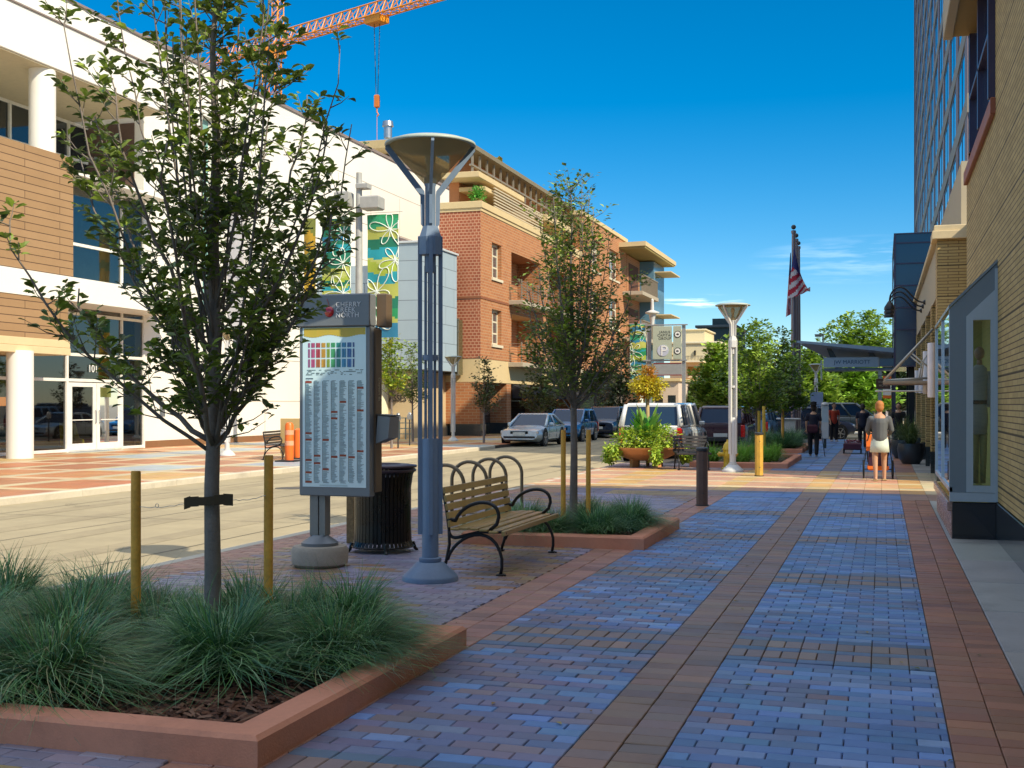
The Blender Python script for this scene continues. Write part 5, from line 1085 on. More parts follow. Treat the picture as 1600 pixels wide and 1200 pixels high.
for y in (27.5,30.8,34.1,37.2): m_.bbox(-28.42,-28.32,y-.05,y+.05,9.1,11.95,.004)
for z in (10.6,11.9,9.9): m_.bbox(-28.42,-28.33,20,38.3,z-.05,z+.05,.004)
m_.build('terrace_frame', M_sfr, ws, world=True)
m_ = MB(); m_.box(-26.015,-25.98,39.4,39.75,1.15,1.55); m_.build('wall_plate', M_steel, ws, world=True)
# tan roofed block rising behind
tr_ = thing('tan_roof_building', 'tan building top with overhanging flat roof showing above the white store', 'building', (-30, 66.5, 0))
m_ = MB(); m_.box(-40,-28.6,69.2,84,0,17.0); m_.build('wall', M_beige, tr_, world=True); m_ = MB(); m_.bbox(-41,-27.6,67.6,85,17.2,17.7,.02); m_.build('roof', mat('tan_roof', (.45,.34,.17), .7), tr_, world=True)
MB().lathe([(.25,17.5),(.25,18.2),(.35,18.2),(.3,18.5),(.001,18.55)], 12, -28.2, 66.5).build('vent', M_steel, tr_, world=True, smooth=True)
# ------------------------------------------------------------------ blue grey clad building
M_clad = brick('blue_grey_cladding_panels', (.33,.42,.49), (.30,.39,.46), (.16,.20,.24), 2.4, .92, .02, .2, .05)
bg_ = thing('grey_clad_building', 'blue grey panel clad building with tan wall lettered for cooking classes below', 'building', (-20.5, 52, 0))
m_ = MB(); m_.box(-22.4,-20.5,52,57.2,3.25,9.1); m_.box(-26,-22.4,52.6,60,3.25,8.2); m_.build('clad_wall', M_clad, bg_, world=True)
m_ = MB(); m_.bbox(-22.45,-20.42,51.92,57.3,9.1,9.2,.01); m_.build('coping', mat('light_coping', (.5,.55,.58), .5), bg_, world=True)
m_ = MB(); m_.box(-25.6,-21.4,53.4,60,0,3.2); m_.build('tan_wall', mat('tan_stucco', (.55,.43,.26), .85, 0, .05), bg_, world=True)
MB().lathe([(.42,0),(.42,3.2)], 24, -22.9, 53.0).build('pale_column', mat('cream_column', (.75,.70,.50), .7), bg_, world=True, smooth=True)
for i, s_ in enumerate(('COOKING','CLASSES')): text(s_, .46, (-22.35+20.5, 53.39-52, 2.35-i*.47), (R(90),0,0), M_blk, bg_, .02, sx=.78)
m_ = MB(); m_.box(-20.9,-20.6,57.2,58.0,3.25,5.0); m_.build('end_pier', M_clad, bg_, world=True)
br_ = thing('glazed_bridge', 'brown framed glazed link between the grey clad building and the red brick building', 'building', (-20.6, 57.6, 0))
m_ = MB(); m_.box(-22,-20.45,57.3,57.95,3.1,5.9); m_.build('glazing', mat('bronze_glass', (.09,.08,.04), .15), br_, world=True)
m_ = MB()
for x in (-21.6,-21.2,-20.8,-20.46): m_.box(x-.03,x+.03,57.24,57.3,3.1,5.9)
for z in (3.1,3.9,5.3,5.9): m_.box(-22,-20.4,57.23,57.3,z-.04,z+.04)
m_.build('mullions', mat('bronze_frame', (.14,.13,.10), .5), br_, world=True)
fn = thing('low_fence', 'low teal grey railing in front of the cooking classes wall', 'fence', (-21.5, 51.4, 0))
m_ = MB()
for z in (.25,.5,.75,.98): m_.bbox(-25.2,-20.6,51.38,51.42,z-.02,z+.02,.004)
for i in range(16): m_.bbox(-25.2+i*.306-.018,-25.2+i*.306+.018,51.36,51.44,0,1.0,.004)
m_.build('railing', mat('teal_grey_metal', (.16,.24,.25), .5), fn, world=True)
# ------------------------------------------------------------------ red brick building
M_rb = brick('red_brick', (.46,.185,.07), (.38,.14,.055), (.46,.30,.17), .42, .15, .016, .5, .10)
M_stone = mat('tan_stone', (.62,.48,.26), .8, 0, .06, 1.5); M_wframe = mat('cream_window_frame', (.66,.60,.45), .6)
rb = thing('brick_apartments', 'red brick apartment building with recessed balconies, stone parapet and slatted penthouse', 'building', (-19.5, 58, 0))
mf = fx(-19.5, 1); wins = [(59.85,61.5,8.25,10.1),(59.85,61.5,4.75,6.6)]
bal = []
for a, b in ((63.3,69.2),(71.2,76.5)): bal += [(a,b,7.3,10.0),(a,b,3.9,6.6)]
w_ = facade(mf, 58, 79.4, 3.95, 11.6, wins+bal, .001+1.4)
w_.box(-21.75,-20.92,58.02,79.4,3.95,11.55); my = fy(58.0); w_.build('brick_wall', M_rb, rb, world=True)
facade(my, -21.75, -19.5, 3.95, 11.45, [], .3).build('diaper_brick_side', brick('diaper_brick', (.36,.10,.045), (.29,.075,.035), (.55,.30,.18), .21, .155, .020, .4, .08), rb, world=True)
m_ = MB(); m_.bbox(-21.75,-19.40,57.9,79.38,11.6,11.95,.02); m_.box(-21.72,-19.46,57.96,79.4,11.45,11.6); m_.build('parapet', M_stone, rb, world=True)
m_ = MB(); m_.box(-21.73,-19.47,57.97,79.4,7.0,7.12); m_.build('belt_course', mat('dark_brick_course', (.25,.09,.04), .8), rb, world=True)
m_ = MB(); m_.box(-21.75,-19.52,58.02,79.45,2.75,3.95); m_.build('stone_band', M_stone, rb, world=True)
for (a, b, c, d) in wins:
    window(rb, mf, a, b, c, d, .28, .12, M_wframe, M_mirror, 2, 3, sill=True)
    m_ = MB(); mbox(mf, a+.003, b-.003, c+.003, d-.003, .30, .33, m_); m_.build('reveal_back', M_glassd, rb, world=True)
M_rail = mat('balcony_steel', (.30,.26,.20), .5, .3)
for (a, b, c, d) in bal:
    m_ = MB(); m_.bbox(-20.8,-18.7,a-.5,b+.3,c-.25,c,.02); bo = m_.build('balcony', mat('balcony_slab', (.42,.36,.27), .7), rb, world=True)
    m_ = MB(); xr = -18.78
    for k in range(7): z = c+.12+k*.15; m_.box(xr-.015,xr+.015,a-.45,b+.25,z-.012,z+.012); m_.box(-19.5,xr,a-.45,a-.42,z-.012,z+.012)
    y = a-.45
    while y < b+.3: m_.box(xr-.03,xr+.03,y-.03,y+.03,c,c+1.12); y += 1.1
    r_ = m_.build('railing', M_rail, rb, world=True); r_.parent = bo
    m_ = MB(); m_.bbox(-20.9,-20.84,a+.9,a+2.2,c+.03,c+2.2,.01); m_.build('balcony_door', mat('brown_door', (.22,.09,.04), .6), rb, world=True)
# ground storey: brick piers, dark shopfronts, awnings
for y in (58.03,62.6,69.3,76.6): m_ = MB(); m_.box(-20.9,-19.55,y,y+.8,.6,2.75); m_.build('pier', M_rb, rb, world=True)
for y in (58.02,62.59,69.29,76.59): m_ = MB(); m_.bbox(-20.95,-19.5,y-.03,y+.84,-.05,.6,.01); m_.build('pier_base', M_gran, rb, world=True)
m_ = MB(); m_.box(-21.75,-20.5,58.3,79.4,0,2.74); m_.build('shopfront', M_glassd, rb, world=True)
m_ = MB(); m_.box(-22.9,-20.92,58.03,58.2,.6,2.75); m_.box(-22.0,-21.95,58.02,58.03,.6,2.7); m_.build('side_pier', M_rb, rb, world=True)
for (a, b) in ((63.5,69.2),(70.3,76.5)):
    m_ = MB(); m_.prism([(-19.5,2.7),(-18.2,2.1),(-18.2,1.9),(-19.5,1.95)], 'y', a, b); m_.build('awning', mat('black_awning', (.02,.02,.025), .8), rb, world=True)
# penthouse
m_ = MB(); m_.box(-21.75,-21.2,59.5,79.3,11.95,14.74); m_.build('penthouse_wall', mat('orange_stucco', (.48,.20,.08), .8, 0, .08), rb, world=True)
m_ = MB(); m_.bbox(-21.75,-19.7,58.3,66.5,13.25,13.55,.02); m_.bbox(-21.2,-19.75,59.5,66.4,12.75,12.98,.02); m_.bbox(-21.7,-19.3,70,76.5,12.7,13.1,.02); m_.build('sunshade', M_stone, rb, world=True)
m_ = MB(); m_.add([(-21.75,58.7,14.75),(-20.0,58.7,14.75),(-20.0,79.5,14.75),(-21.75,79.5,14.75),(-21.75,58.7,14.98),(-20.0,58.7,14.98),(-20.0,79.5,14.98),(-21.75,79.5,14.98)], [(0,1,5,4),(1,2,6,5),(2,3,7,6),(3,0,4,7),(4,5,6,7),(3,2,1,0)]); m_.build('roof', mat('roof_olive', (.20,.17,.11), .7), rb, world=True)
m_ = MB(); y = 59.0
while y < 79: m_.box(-20.36,-20.26,y,y+.12,13.56,14.72); y += 1.2
m_.bbox(-20.4,-20.22,58.8,79.4,13.95,14.05,.005); m_.build('roof_brackets', mat('balcony_steel'), rb, world=True)
m_ = MB(); 
for k in range(7): m_.box(-19.62,-19.56,60.5,70,12.05+k*.16,12.05+k*.16+.07)
for k in range(9): m_.box(-21,-19.5,66.7+k*.36,66.85+k*.36,12.8,12.95)
m_.build('slat_screen', mat('pale_slats', (.55,.47,.33), .6), rb, world=True)
sh_ = MB(); rg = random.Random(77); leafcloud(sh_, (0,0,.45), (.45,.45,.5), 500, .16, [(.10,.35,.05),(.14,.42,.07)], rg, .2); pl = thing('roof_shrub', 'bright green shrub at the parapet corner of the red brick building', 'potted plant', (-20.0, 59.0, 11.95)); sh_.build('foliage', M_leaf, pl, fix=False); MB().lathe([(.2,0),(.28,.3)], 14).build('pot', mat('terracotta_pot', (.4,.18,.08), .8), pl)
# taller wing and glassy end bay further along
tw2 = thing('brick_wing', 'taller red brick wing with cream windows beyond the balconied apartments', 'building', (-19.5, 80, 0))
mf = fx(-19.5, 1); wins2 = [(88.2,91.6,11.1,13.3),(88.2,91.6,7.4,9.6),(82.5,85.0,11.1,13.3),(82.5,85.0,7.4,9.6)]
w_ = facade(mf, 79.5, 94.5, 3.95, 14.5, wins2, .5); w_.box(-32,-20.02,79.5,94.5,3.95,14.45); w_.quad((-20.05,79.5,3.95),(-19.5,79.5,3.95),(-19.5,79.5,14.5),(-20.05,79.5,14.5)); w_.build('wall', M_rb, tw2, world=True)
for wn in wins2: window(tw2, mf, *wn, .3, .16, M_wframe, M_mirror, 2, 3, sill=True)
m_ = MB(); m_.bbox(-32,-19.4,79.4,94.6,14.5,14.8,.02); m_.build('parapet', M_stone, tw2, world=True)
m_ = MB(); m_.box(-32,-19.6,79.5,94.4,0,3.94); m_.build('ground_storey', M_glassd, tw2, world=True)
eb = thing('corner_bay', 'glassy corner bay with slatted pergola roof at the far end of the brick building', 'building', (-19.3, 96, 0))
m_ = MB(); m_.box(-30,-19.5,94.62,100,0,13.6); m_.build('wall', M_rb, eb, world=True)
m_ = MB(); m_.box(-30,-18.3,100,105,3,13.6); m_.build('glass_corner', mat('pale_blue_glass', (.12,.25,.36), .06, 0, .1, .6), eb, world=True)
m_ = MB(); m_.add([(-22,91.6,13.75),(-17.4,91.6,13.85),(-17.4,106,13.85),(-22,106,13.75),(-22,91.6,14.1),(-17.4,91.6,14.2),(-17.4,106,14.2),(-22,106,14.1)], [(0,4,5,1),(1,5,6,2),(2,6,7,3),(3,7,4,0),(4,5,6,7)]); m_.build('roof_edge', M_stone, eb, world=True)
m_ = MB()
for k in range(28): m_.box(-22,-17.45,91.8+k*.5,92.05+k*.5,13.70,13.84)
m_.build('roof_slats', mat('olive_slats', (.40,.32,.12), .6), eb, world=True)
for z in (10.5,6.9,3.6):
    m_ = MB(); m_.bbox(-20,-17.9,93,100,z-.3,z,.02); bo = m_.build('balcony', mat('balcony_slab'), eb, world=True)
    m_ = MB()
    for k in range(23): m_.box(-18.0,-17.94,93+k*.31,93.05+k*.31,z,z+1.3)
    m_.box(-18.02,-17.92,93,100,z+1.28,z+1.36); r_ = m_.build('railing', M_rail, eb, world=True); r_.parent = bo
    m_ = MB(); m_.bbox(-20,-16.9,100.5,105,z+2.2,z+2.3,.01); m_.build('sunshade', M_stone, eb, world=True)
    m_ = MB(); m_.box(-19.52,-19.46,95.4,99.2,z,z+2.5); m_.build('recess', mat('recess_brown', (.12,.05,.03), .8), eb, world=True)
# ------------------------------------------------------------------ cream apartment building, dark roofed building, far row
cb_ = thing('cream_apartments', 'cream stucco apartment building with balcony and square window behind the parking sign', 'building', (-19, 130, 0))
M_cream = mat('cream_stucco', (.70,.60,.38), .85, 0, .04, .5)
mf2 = fy(130.0); kk = 130/1880/.985
X0 = P(1045,130)[0]; XC = P(1122,129)[0]
def XX(px): return P(px, 129.5)[0]
ops = [(XX(1104),XX(1117),ZZ(555,129),ZZ(544,129)),(XX(1072),XX(1098),ZZ(587,129),ZZ(572,129))]
w_ = facade(mf2, X0, XC, 4.4, ZZ(536,129), ops, .8); w_.box(X0,XC-.01,130.82,150,4.4,ZZ(537,129)); w_.quad((XC,130,4.4),(XC,150,4.4),(XC,150,ZZ(536,129)),(XC,130,ZZ(536,129))); w_.build('wall', M_cream, cb_, world=True)
m_ = MB(); m_.bbox(X0-.2,XC+.2,129.8,150.2,ZZ(536,129),ZZ(533,129),.02); m_.build('parapet', mat('cream_trim', (.76,.68,.48), .8), cb_, world=True)
m_ = MB(); m_.box(X0+.5,XX(1092),134,142,ZZ(533,129),ZZ(517,135)); m_.build('roof_block', M_cream, cb_, world=True); m_ = MB(); m_.bbox(X0+.3,XX(1095),133.8,142.2,ZZ(517,135),ZZ(515,135),.02); m_.build('roof_block_cap', mat('cream_trim'), cb_, world=True)
window(cb_, mf2, *ops[0], .3, .14, mat('cream_trim'), M_glassd, 2, 2)
m_ = MB(); m_.box(XX(1072),XX(1098),130.78,130.8,ZZ(587,129),ZZ(572,129)); m_.build('recess_back', mat('ochre_recess', (.45,.28,.08), .8), cb_, world=True)
m_ = MB(); m_.bbox(XX(1070),XX(1100),129,130,ZZ(566,129),ZZ(563,129),.01); bo = m_.build('balcony', mat('cream_trim'), cb_, world=True)
m_ = MB()
for k in range(14): x = XX(1070)+k*(XX(1100)-XX(1070))/13; m_.box(x-.03,x+.03,129,129.06,ZZ(563,129),ZZ(556,129))
m_.box(XX(1070),XX(1100),129,129.06,ZZ(556.6,129),ZZ(556,129)); r_ = m_.build('railing', M_rail, cb_, world=True); r_.parent = bo
m_ = MB(); m_.bbox(XX(1084),XX(1086.5),129.8,129.98,ZZ(555,129),ZZ(547,129),.02); m_.build('wall_lantern', M_black, cb_, world=True)
lw = thing('brick_lower_block', 'orange brown shop base with teal banners below the cream apartments', 'building', (-18, 126, 0))
m_ = MB(); m_.box(X0-2,XC+.6,126,149,0,4.38); m_.build('wall', mat('orange_brown_stucco', (.50,.24,.08), .8, 0, .1), lw, world=True)
m_ = MB(); m_.bbox(XX(1080),XX(1089),125.6,125.9,1.4,3.5,.02); m_.bbox(XX(1092),XX(1100),125.6,125.9,1.4,3.5,.02); m_.build('banner', mat('teal_dark', (.03,.16,.18), .6), lw, world=True)
m_ = MB(); m_.bbox(X0-2,XX(1078),125.5,126,1.2,2.4,.02); m_.build('awning', mat('teal_green_awning', (.10,.22,.18), .7), lw, world=True)
dr = thing('dark_roof_building', 'dark green roofed building rising behind the cream apartments', 'building', (*P(1118,175), 0))
m_ = MB(); cx_, cy_ = P(1118,175); m_.box(cx_-2.6,cx_+2.8,cy_,cy_+14,0,ZZ(508,175)); m_.box(cx_-.6,cx_+1.8,cy_+1,cy_+8,ZZ(508,175),ZZ(497,175)); m_.build('wall', mat('dark_green_roof', (.04,.07,.07), .6), dr, world=True); m_ = MB(); m_.bbox(cx_-2.9,cx_+3.1,cy_-.5,cy_+14.4,ZZ(512,175),ZZ(508,175),.05); m_.build('eave', mat('dark_eave', (.10,.12,.12), .6), dr, world=True)
for i, (pa, pb, D, top, c, lb) in enumerate(((1020,1062,105,596,(.62,.50,.40),'low pale storefront row under the parking sign'),(1080,1260,190,612,(.45,.35,.28),'distant low tan buildings behind the street trees'),(1268,1395,200,606,(.35,.38,.36),'distant grey green building behind the trees past the canopy'),(1376,1396,100,575,(.60,.55,.55),'pale pink end building beside the dark glass corner'))):
    xa, ya = P(pa, D); xb, yb_ = P(pb, D); t = thing('far_building', lb, 'building', (xa, ya, 0)); m_ = MB(); m_.box(xa,xb,ya,ya+12,-.1,ZZ(top,D)); m_.build('wall', mat('far_wall_'+'abcd'[i], c, .85, 0, .15, .3), t, world=True)
    m_ = MB(); n_ = max(2, int((xb-xa)/2.2))
    for k in range(n_): x = xa+(xb-xa)*(k+.2)/n_; m_.box(x,x+(xb-xa)/n_*.6,ya-.02,ya+.01,.6,min(2.4, ZZ(top,D)*.7))
    m_.build('window', M_glassd, t, world=True); m_ = MB(); m_.bbox(xa-.2,xb+.2,ya-.3,ya+12.2,ZZ(top,D),ZZ(top,D)+.25,.02); m_.build('parapet', M_stone, t, world=True)
ob = thing('orange_banner', 'small orange and white banner beside the dark glass corner of the hotel', 'banner', (*P(1386,60), 0))
m_ = MB(); m_.bbox(-.2,.2,-.02,.02,2.65,3.05,.005); m_.bbox(-.2,.2,-.02,.02,1.9,2.05,.005); m_.build('orange_cloth', mat('orange_plastic'), ob); m_ = MB(); m_.bbox(-.2,.2,-.018,.018,2.06,2.64,.005); m_.build('white_cloth', M_white, ob); MB().lathe([(.04,0),(.04,3.1)], 8, .25, 0).build('pole', M_dark, ob)
# ------------------------------------------------------------------ tower cranes
M_cr = mat('crane_orange', (.85,.30,.015), .5, 0, .1); M_cry = mat('crane_yellow', (.75,.48,.03), .5)
cr = thing('tower_crane', 'orange lattice tower crane with its jib reaching over the white store', 'crane', (*P(430,150), 0))
c0 = Vector((*P(430,150), 0)); Zj = ZZ(72,150); c1_ = Vector((*P(690,(Zj-.3-CH)*FP/632), 0)); jd = (c1_-c0).normalized(); Lj = (c1_-c0).length+22
def lattice(mb, a, b, wd_, ht, n, side, r=.07, tri=False):
    a, b = Vector(a), Vector(b); d = (b-a)/n; s_ = side.normalized()*wd_/2; u = Vector((0,0,1)) if abs((b-a).normalized().z) < .9 else side.cross((b-a)).normalized()
    P4 = [[a+d*i-s_, a+d*i+s_, a+d*i+u*ht+(Vector() if tri else s_), a+d*i+u*ht-(Vector() if tri else s_)] for i in range(n+1)]
    for k in range(3 if tri else 4): mb.tube([P4[0][k], P4[n][k]], r, 4)
    for i in range(n):
        A, B = P4[i], P4[i+1]
        for (p, q_) in ((A[0],B[3]),(B[3],B[0]),(A[1],B[2]),(B[2],B[1]),(A[0],B[1]),(B[0],B[1])): mb.tube([p, q_], r*.6, 4, caps=False)
        if not tri: mb.tube([A[3],B[2]], r*.6, 4, caps=False)
sd = Vector((-jd.y, jd.x, 0))
m_ = MB(); lattice(m_, (0,0,2), (0,0,Zj-1), 1.7, 1.7, 26, Vector((1,0,0)), .10); m_.build('mast', M_cr, cr)
m_ = MB(); lattice(m_, Vector((0,0,Zj))-jd*14, Vector((0,0,Zj))+jd*Lj, 1.5, 1.7, 44, sd, .10, True); m_.build('jib', M_cr, cr)
m_ = MB(); m_.bbox(-1.0,1.0,-1.0,1.0,Zj-1.4,Zj-.3,.1); m_.build('slewing_unit', M_cr, cr)
m_ = MB(); lattice(m_, (0,0,Zj+1.7), (0,0,Zj+7), 1.0, 1.0, 5, sd, .08); m_.build('apex', M_cr, cr)
tp = P(583, 138); o_ = Vector((*tp, 0))-c0; k_ = o_.dot(jd); tpos = jd*k_
m_ = MB(); m_.bbox(-1.2,1.2,-.8,.8,-.9,-.1,.05); m_.xf(Matrix.Translation((tpos.x, tpos.y, Zj)) @ Matrix.Rotation(math.atan2(jd.y, jd.x), 4, 'Z')); m_.build('trolley', M_cr, cr)
hz_ = ZZ(150, 139)
m_ = MB(); 
for s_ in (-.35,.35): m_.tube([tpos+Vector((s_,0,Zj-.9)), tpos+Vector((s_*.3,0,hz_))], .045, 4)
m_.build('hoist_cable', M_dark, cr)
m_ = MB(); m_.bbox(-.28,.28,-.2,.2,-1.5,0,.1); m_.tube([(0,0,-1.3),(0,0,-2.0),(.2,0,-2.3),(0,0,-2.5)], .08, 6); m_.tube([(0,0,-2.3),(0,0,-5.8)], .03, 4); m_.xf(Matrix.Translation((tpos.x, tpos.y, hz_))); m_.build('hook_block', mat('hook_orange', (.7,.2,.03), .5), cr)
c2 = thing('tower_crane', 'small distant yellow crane apex with stay cables above the brick building roof', 'crane', (*P(778,230), 0))
m_ = MB(); z1 = ZZ(247,230); lattice(m_, (0,0,2), (0,0,z1), 1.4, 1.4, 26, Vector((1,0,0)), .22); m_.build('mast', M_cry, c2)
m_ = MB(); m_.tube([(0,0,z1-.2),(-16,4,z1+.3)], .05, 4); m_.tube([(.5,0,z1-.5),(9.5,-3,z1-9),(14,-4,z1-15)], .05, 4); m_.tube([(.5,0,z1-1.5),(8.5,-3,z1-10),(13,-4,z1-16)], .05, 4); m_.build('stay_cable', M_dark, c2)
# ------------------------------------------------------------------ vehicles
M_tyre = mat('tyre', (.018,.018,.02), .85); M_rim = mat('alloy_rim', (.45,.46,.48), .3, .8, .05); M_cglass = mat('car_glass', (.015,.04,.085), .04, 0, .1, .5, spec=.35)
M_trim = mat('car_trim', (.02,.02,.022), .6); M_red = mat('tail_lamp_red', (.65,.01,.01), .15, 0, .05, coat=1); M_head = mat('head_lamp', (.55,.6,.62), .08, .3, .05, coat=1); M_plate = mat('number_plate', (.6,.62,.58), .5)
def paint(name, c=None, rough=.28): return mat(name, c, rough, .15, .03, 1, coat=1)
def car(name, label, loc, rz, L_, W_, H_, kind, pm, group, belt=None, gc=.2, wr=.34):
    """front faces local +Y"""
    t = thing(name, label, 'car', loc, rz, group); hw = W_/2; hl = L_/2
    if kind == 'suv': belt = belt or H_*.60; hood = H_*.57; yb = [-hl+.06, hl-1.45]; yt = [-hl+.28, hl-2.25]; fw = .93; deck = belt
    elif kind == 'coupe': belt = belt or H_*.62; hood = H_*.56; yb = [-hl+.35, hl-1.25]; yt = [-hl+1.35, hl-2.15]; fw = .78; deck = H_*.68
    elif kind == 'hatch': belt = belt or H_*.60; hood = H_*.57; yb = [-hl+.15, hl-1.0]; yt = [-hl+.65, hl-1.85]; fw = .84; deck = belt
    else: belt = belt or H_*.62; hood = H_*.56; yb = [-hl+.5, hl-1.2]; yt = [-hl+1.25, hl-2.1]; fw = .8; deck = H_*.64
    # lower body lofted from cross sections
    ys = np.linspace(-hl, hl, 21); ring = []
    for y in ys:
        u = (y+hl)/L_; e = min(1, (y+hl)/.5, (hl-y)/.6); k = .86+.14*math.sin(min(1, max(0, e))*math.pi/2); w_ = hw*k
        if y < yb[0]+.1: zt = deck
        elif y > yb[1]-.1: zt = belt+(hood-belt)*min(1, (y-yb[1]+.1)/.5)-(.10*((y-yb[1])/(hl-yb[1]))**2)-(.16 if y > hl-.05 else 0)
        else: zt = belt
        if y > hl-.02: zt = hood*.86
        zb = gc+(.10 if (y > hl-.3 or y < -hl+.3) else 0)
        zm = zb+(zt-zb)*.5
        ring.append([(0,zb),(w_*.82,zb),(w_*.97,zb+.10),(w_,zm),(w_*.985,zt-.16),(w_*.90,zt-.03),(w_*.6,zt+.015),(0,zt+.03)])
    m_ = MB(); vs = []; fs = []; nr = 8
    for i, y in enumerate(ys):
        for (x, z) in ring[i]: vs.append((x, y, z))
        for (x, z) in ring[i]: vs.append((-x, y, z))
    for i in range(len(ys)-1):
        for k in range(nr-1):
            a = i*2*nr+k; b = (i+1)*2*nr+k; fs.append((a, a+1, b+1, b)); a += nr; b += nr; fs.append((b, b+1, a+1, a))
    for i in (0, len(ys)-1):
        o = i*2*nr; f = [o+k for k in range(nr)]+[o+nr+k for k in range(nr-1, -1, -1)]; fs.append(tuple(f))
    m_.add(vs, fs); m_.build('body', pm, t, smooth=True)
    # greenhouse: glass volume with painted roof and pillars
    wb, wt = hw*.90, hw*(.80 if kind != 'coupe' else .70); zr = H_-.05
    B = [(-wb,yb[0],belt),(wb,yb[0],belt),(wb,yb[1],belt-.0),(-wb,yb[1],belt)]; T = [(-wt,yt[0],zr-.02),(wt,yt[0],zr-.02),(wt,yt[1],zr),(-wt,yt[1],zr)]
    m_ = MB(); m_.add([(x*.985,y*.995,z-.03) for x,y,z in B]+[(x*.985,y*.99,z-.01) for x,y,z in T], [(0,1,5,4),(1,2,6,5),(2,3,7,6),(3,0,4,7)]); m_.build('window', M_cglass, t)
    m_ = MB(); m_.add([T[0],T[1],T[2],T[3],(-wt*.93,yt[0]+.08,H_-.01),(wt*.93,yt[0]+.08,H_-.01),(wt*.93,yt[1]-.15,H_),(-wt*.93,yt[1]-.15,H_),(-wt*.97,yt[0]+.0,zr-.07),(wt*.97,yt[0]+.0,zr-.07),(wt*.97,yt[1],zr-.06),(-wt*.97,yt[1],zr-.06)], [(4,5,6,7),(0,1,5,4),(1,2,6,5),(2,3,7,6),(3,0,4,7),(8,9,1,0),(9,10,2,1),(10,11,3,2),(11,8,0,3)]); m_.build('roof', pm, t, smooth=True)
    m_ = MB(); cols = [0, 1] 
    def lerp(a, b, k): return tuple(a[i]+(b[i]-a[i])*k for i in range(3))
    pr = .055 if kind != 'suv' else .075
    for (b, tt) in zip(B, T): m_.tube([b, lerp(b, tt, .5), tt], [pr*1.25, pr, pr*.9], 6)
    ms = [.36, .68] if kind in ('suv',) else [.5]
    for s_ in (-1, 1):
        for k in ms:
            y0_ = yb[0]+(yb[1]-yb[0])*k; y1_ = yt[0]+(yt[1]-yt[0])*k; m_.tube([(s_*wb,y0_,belt),(s_*wt,y1_,zr)], pr*.75, 6)
        m_.tube([(s_*wb,yb[0],belt),(s_*wb,yb[1],belt)], .03, 6); m_.tube([(s_*wt*.99,yt[0],zr-.03),(s_*wt*.99,yt[1],zr-.03)], .035, 6)
    if kind == 'suv':
        m_.tube([(-wb,yb[0],belt),(wb,yb[0],belt)], .04, 6)
    m_.build('pillars', pm, t, smooth='all')
    fa, ra = hl-L_*.19, -hl+L_*.2
    for y in (fa, ra):
        for s_ in (-1, 1):
            m_ = MB(); m_.lathe([(wr+.07,0),(wr+.07,.006)], 26); m_.xf(Matrix.Translation((s_*(hw*1.0-.003), y, wr+.02)) @ Matrix.Rotation(R(90)*s_, 4, 'Y')); m_.build('wheel_arch', M_trim, t)
            m_ = MB(); m_.lathe([(wr-.10,-.2),(wr-.02,-.2),(wr,-.17),(wr,-.03),(wr-.02,0),(wr-.10,.0)], 26); X_ = Matrix.Translation((s_*(hw+.012), y, wr)) @ Matrix.Rotation(R(90)*s_, 4, 'Y'); m_.xf(X_); wo_ = m_.build('wheel', M_tyre, t, smooth=True)
            m_ = MB(); m_.lathe([(wr-.09,.004),(wr-.11,.004),(wr-.12,-.03)], 24, caps=False)
            for k in range(5):
                a = k*1.2566; q_ = MB(); q_.bbox(.03, wr-.10, -.032, .032, -.03, .002, .004); q_.xf(Matrix.Rotation(a, 4, 'Z')); m_.join(q_)
            m_.lathe([(.06,-.02),(.06,.006),(.001,.008)], 12); m_.xf(X_); r_ = m_.build('rim', M_rim, t); r_.parent = wo_
    hz_ = gc+(belt-gc)*.60
    for s_ in (-1, 1):
        m_ = MB(); m_.bbox(s_*hw*.66-.2, s_*hw*.66+.2, hl-.16, hl-.01, hz_-.08, hz_+.08, .03); m_.xf(Matrix.Identity(4)); m_.build('headlight', M_head, t)
        if kind in ('suv', 'hatch'): m_ = MB(); m_.bbox(s_*hw*.87-.075, s_*hw*.87+.075, -hl-.015, -hl+.14, belt-.50, belt-.04, .02)
        else: m_ = MB(); m_.bbox(s_*hw*.70-.2, s_*hw*.70+.2, -hl-.01, -hl+.12, belt-.30, belt-.12, .02)
        m_.build('taillight', M_red, t)
        m_ = MB(); m_.bbox(s_*(hw+.02)-.09, s_*(hw+.02)+.09, yb[1]-.52, yb[1]-.42, belt-.0, belt+.13, .03); m_.build('mirror', pm, t, smooth=True)
    m_ = MB(); m_.bbox(-hw*.42,hw*.42,hl-.12,hl+.0,hz_-.07,hz_+.06,.01); m_.build('grille', M_trim, t)
    m_ = MB(); m_.bbox(-hw*.75,hw*.75,hl-.16,hl+.015,gc+.14,gc+.24,.02); m_.build('air_intake', M_trim, t)
    for (a, b) in ((hl-.02,hl+.025),(-hl-.025,-hl+.02)): m_ = MB(); m_.bbox(-.26,.26,a,b,gc+.27,gc+.40,.005); m_.build('number_plate', M_plate, t)
    m_ = MB(); m_.bbox(-hw*.9,hw*.9,-hl-.05,-hl+.15,gc+.08,gc+.27,.04); m_.build('rear_bumper', M_trim if kind == 'suv' else pm, t)
    m_ = MB()
    for s_ in (-1,1):
        for k in ms+[0.0]:
            y0_ = yb[0]+(yb[1]-yb[0])*(k if k else .92); m_.box(s_*hw*.996-.004, s_*hw*.996+.004, y0_-.006, y0_+.006, gc+.15, belt-.04)
    m_.build('door_seam', M_trim, t)
    return t
CG = 'cars parked along the far kerb'; CN = 'cars parked along the near kerb'
ZC = -.128
car('parked_car', 'silver two door coupe at the head of the row parked by the brick building', (-14.15, 49.2, ZC), math.pi, 4.4, 1.78, 1.36, 'coupe', paint('paint_silver_blue', (.55,.66,.74)), CG)
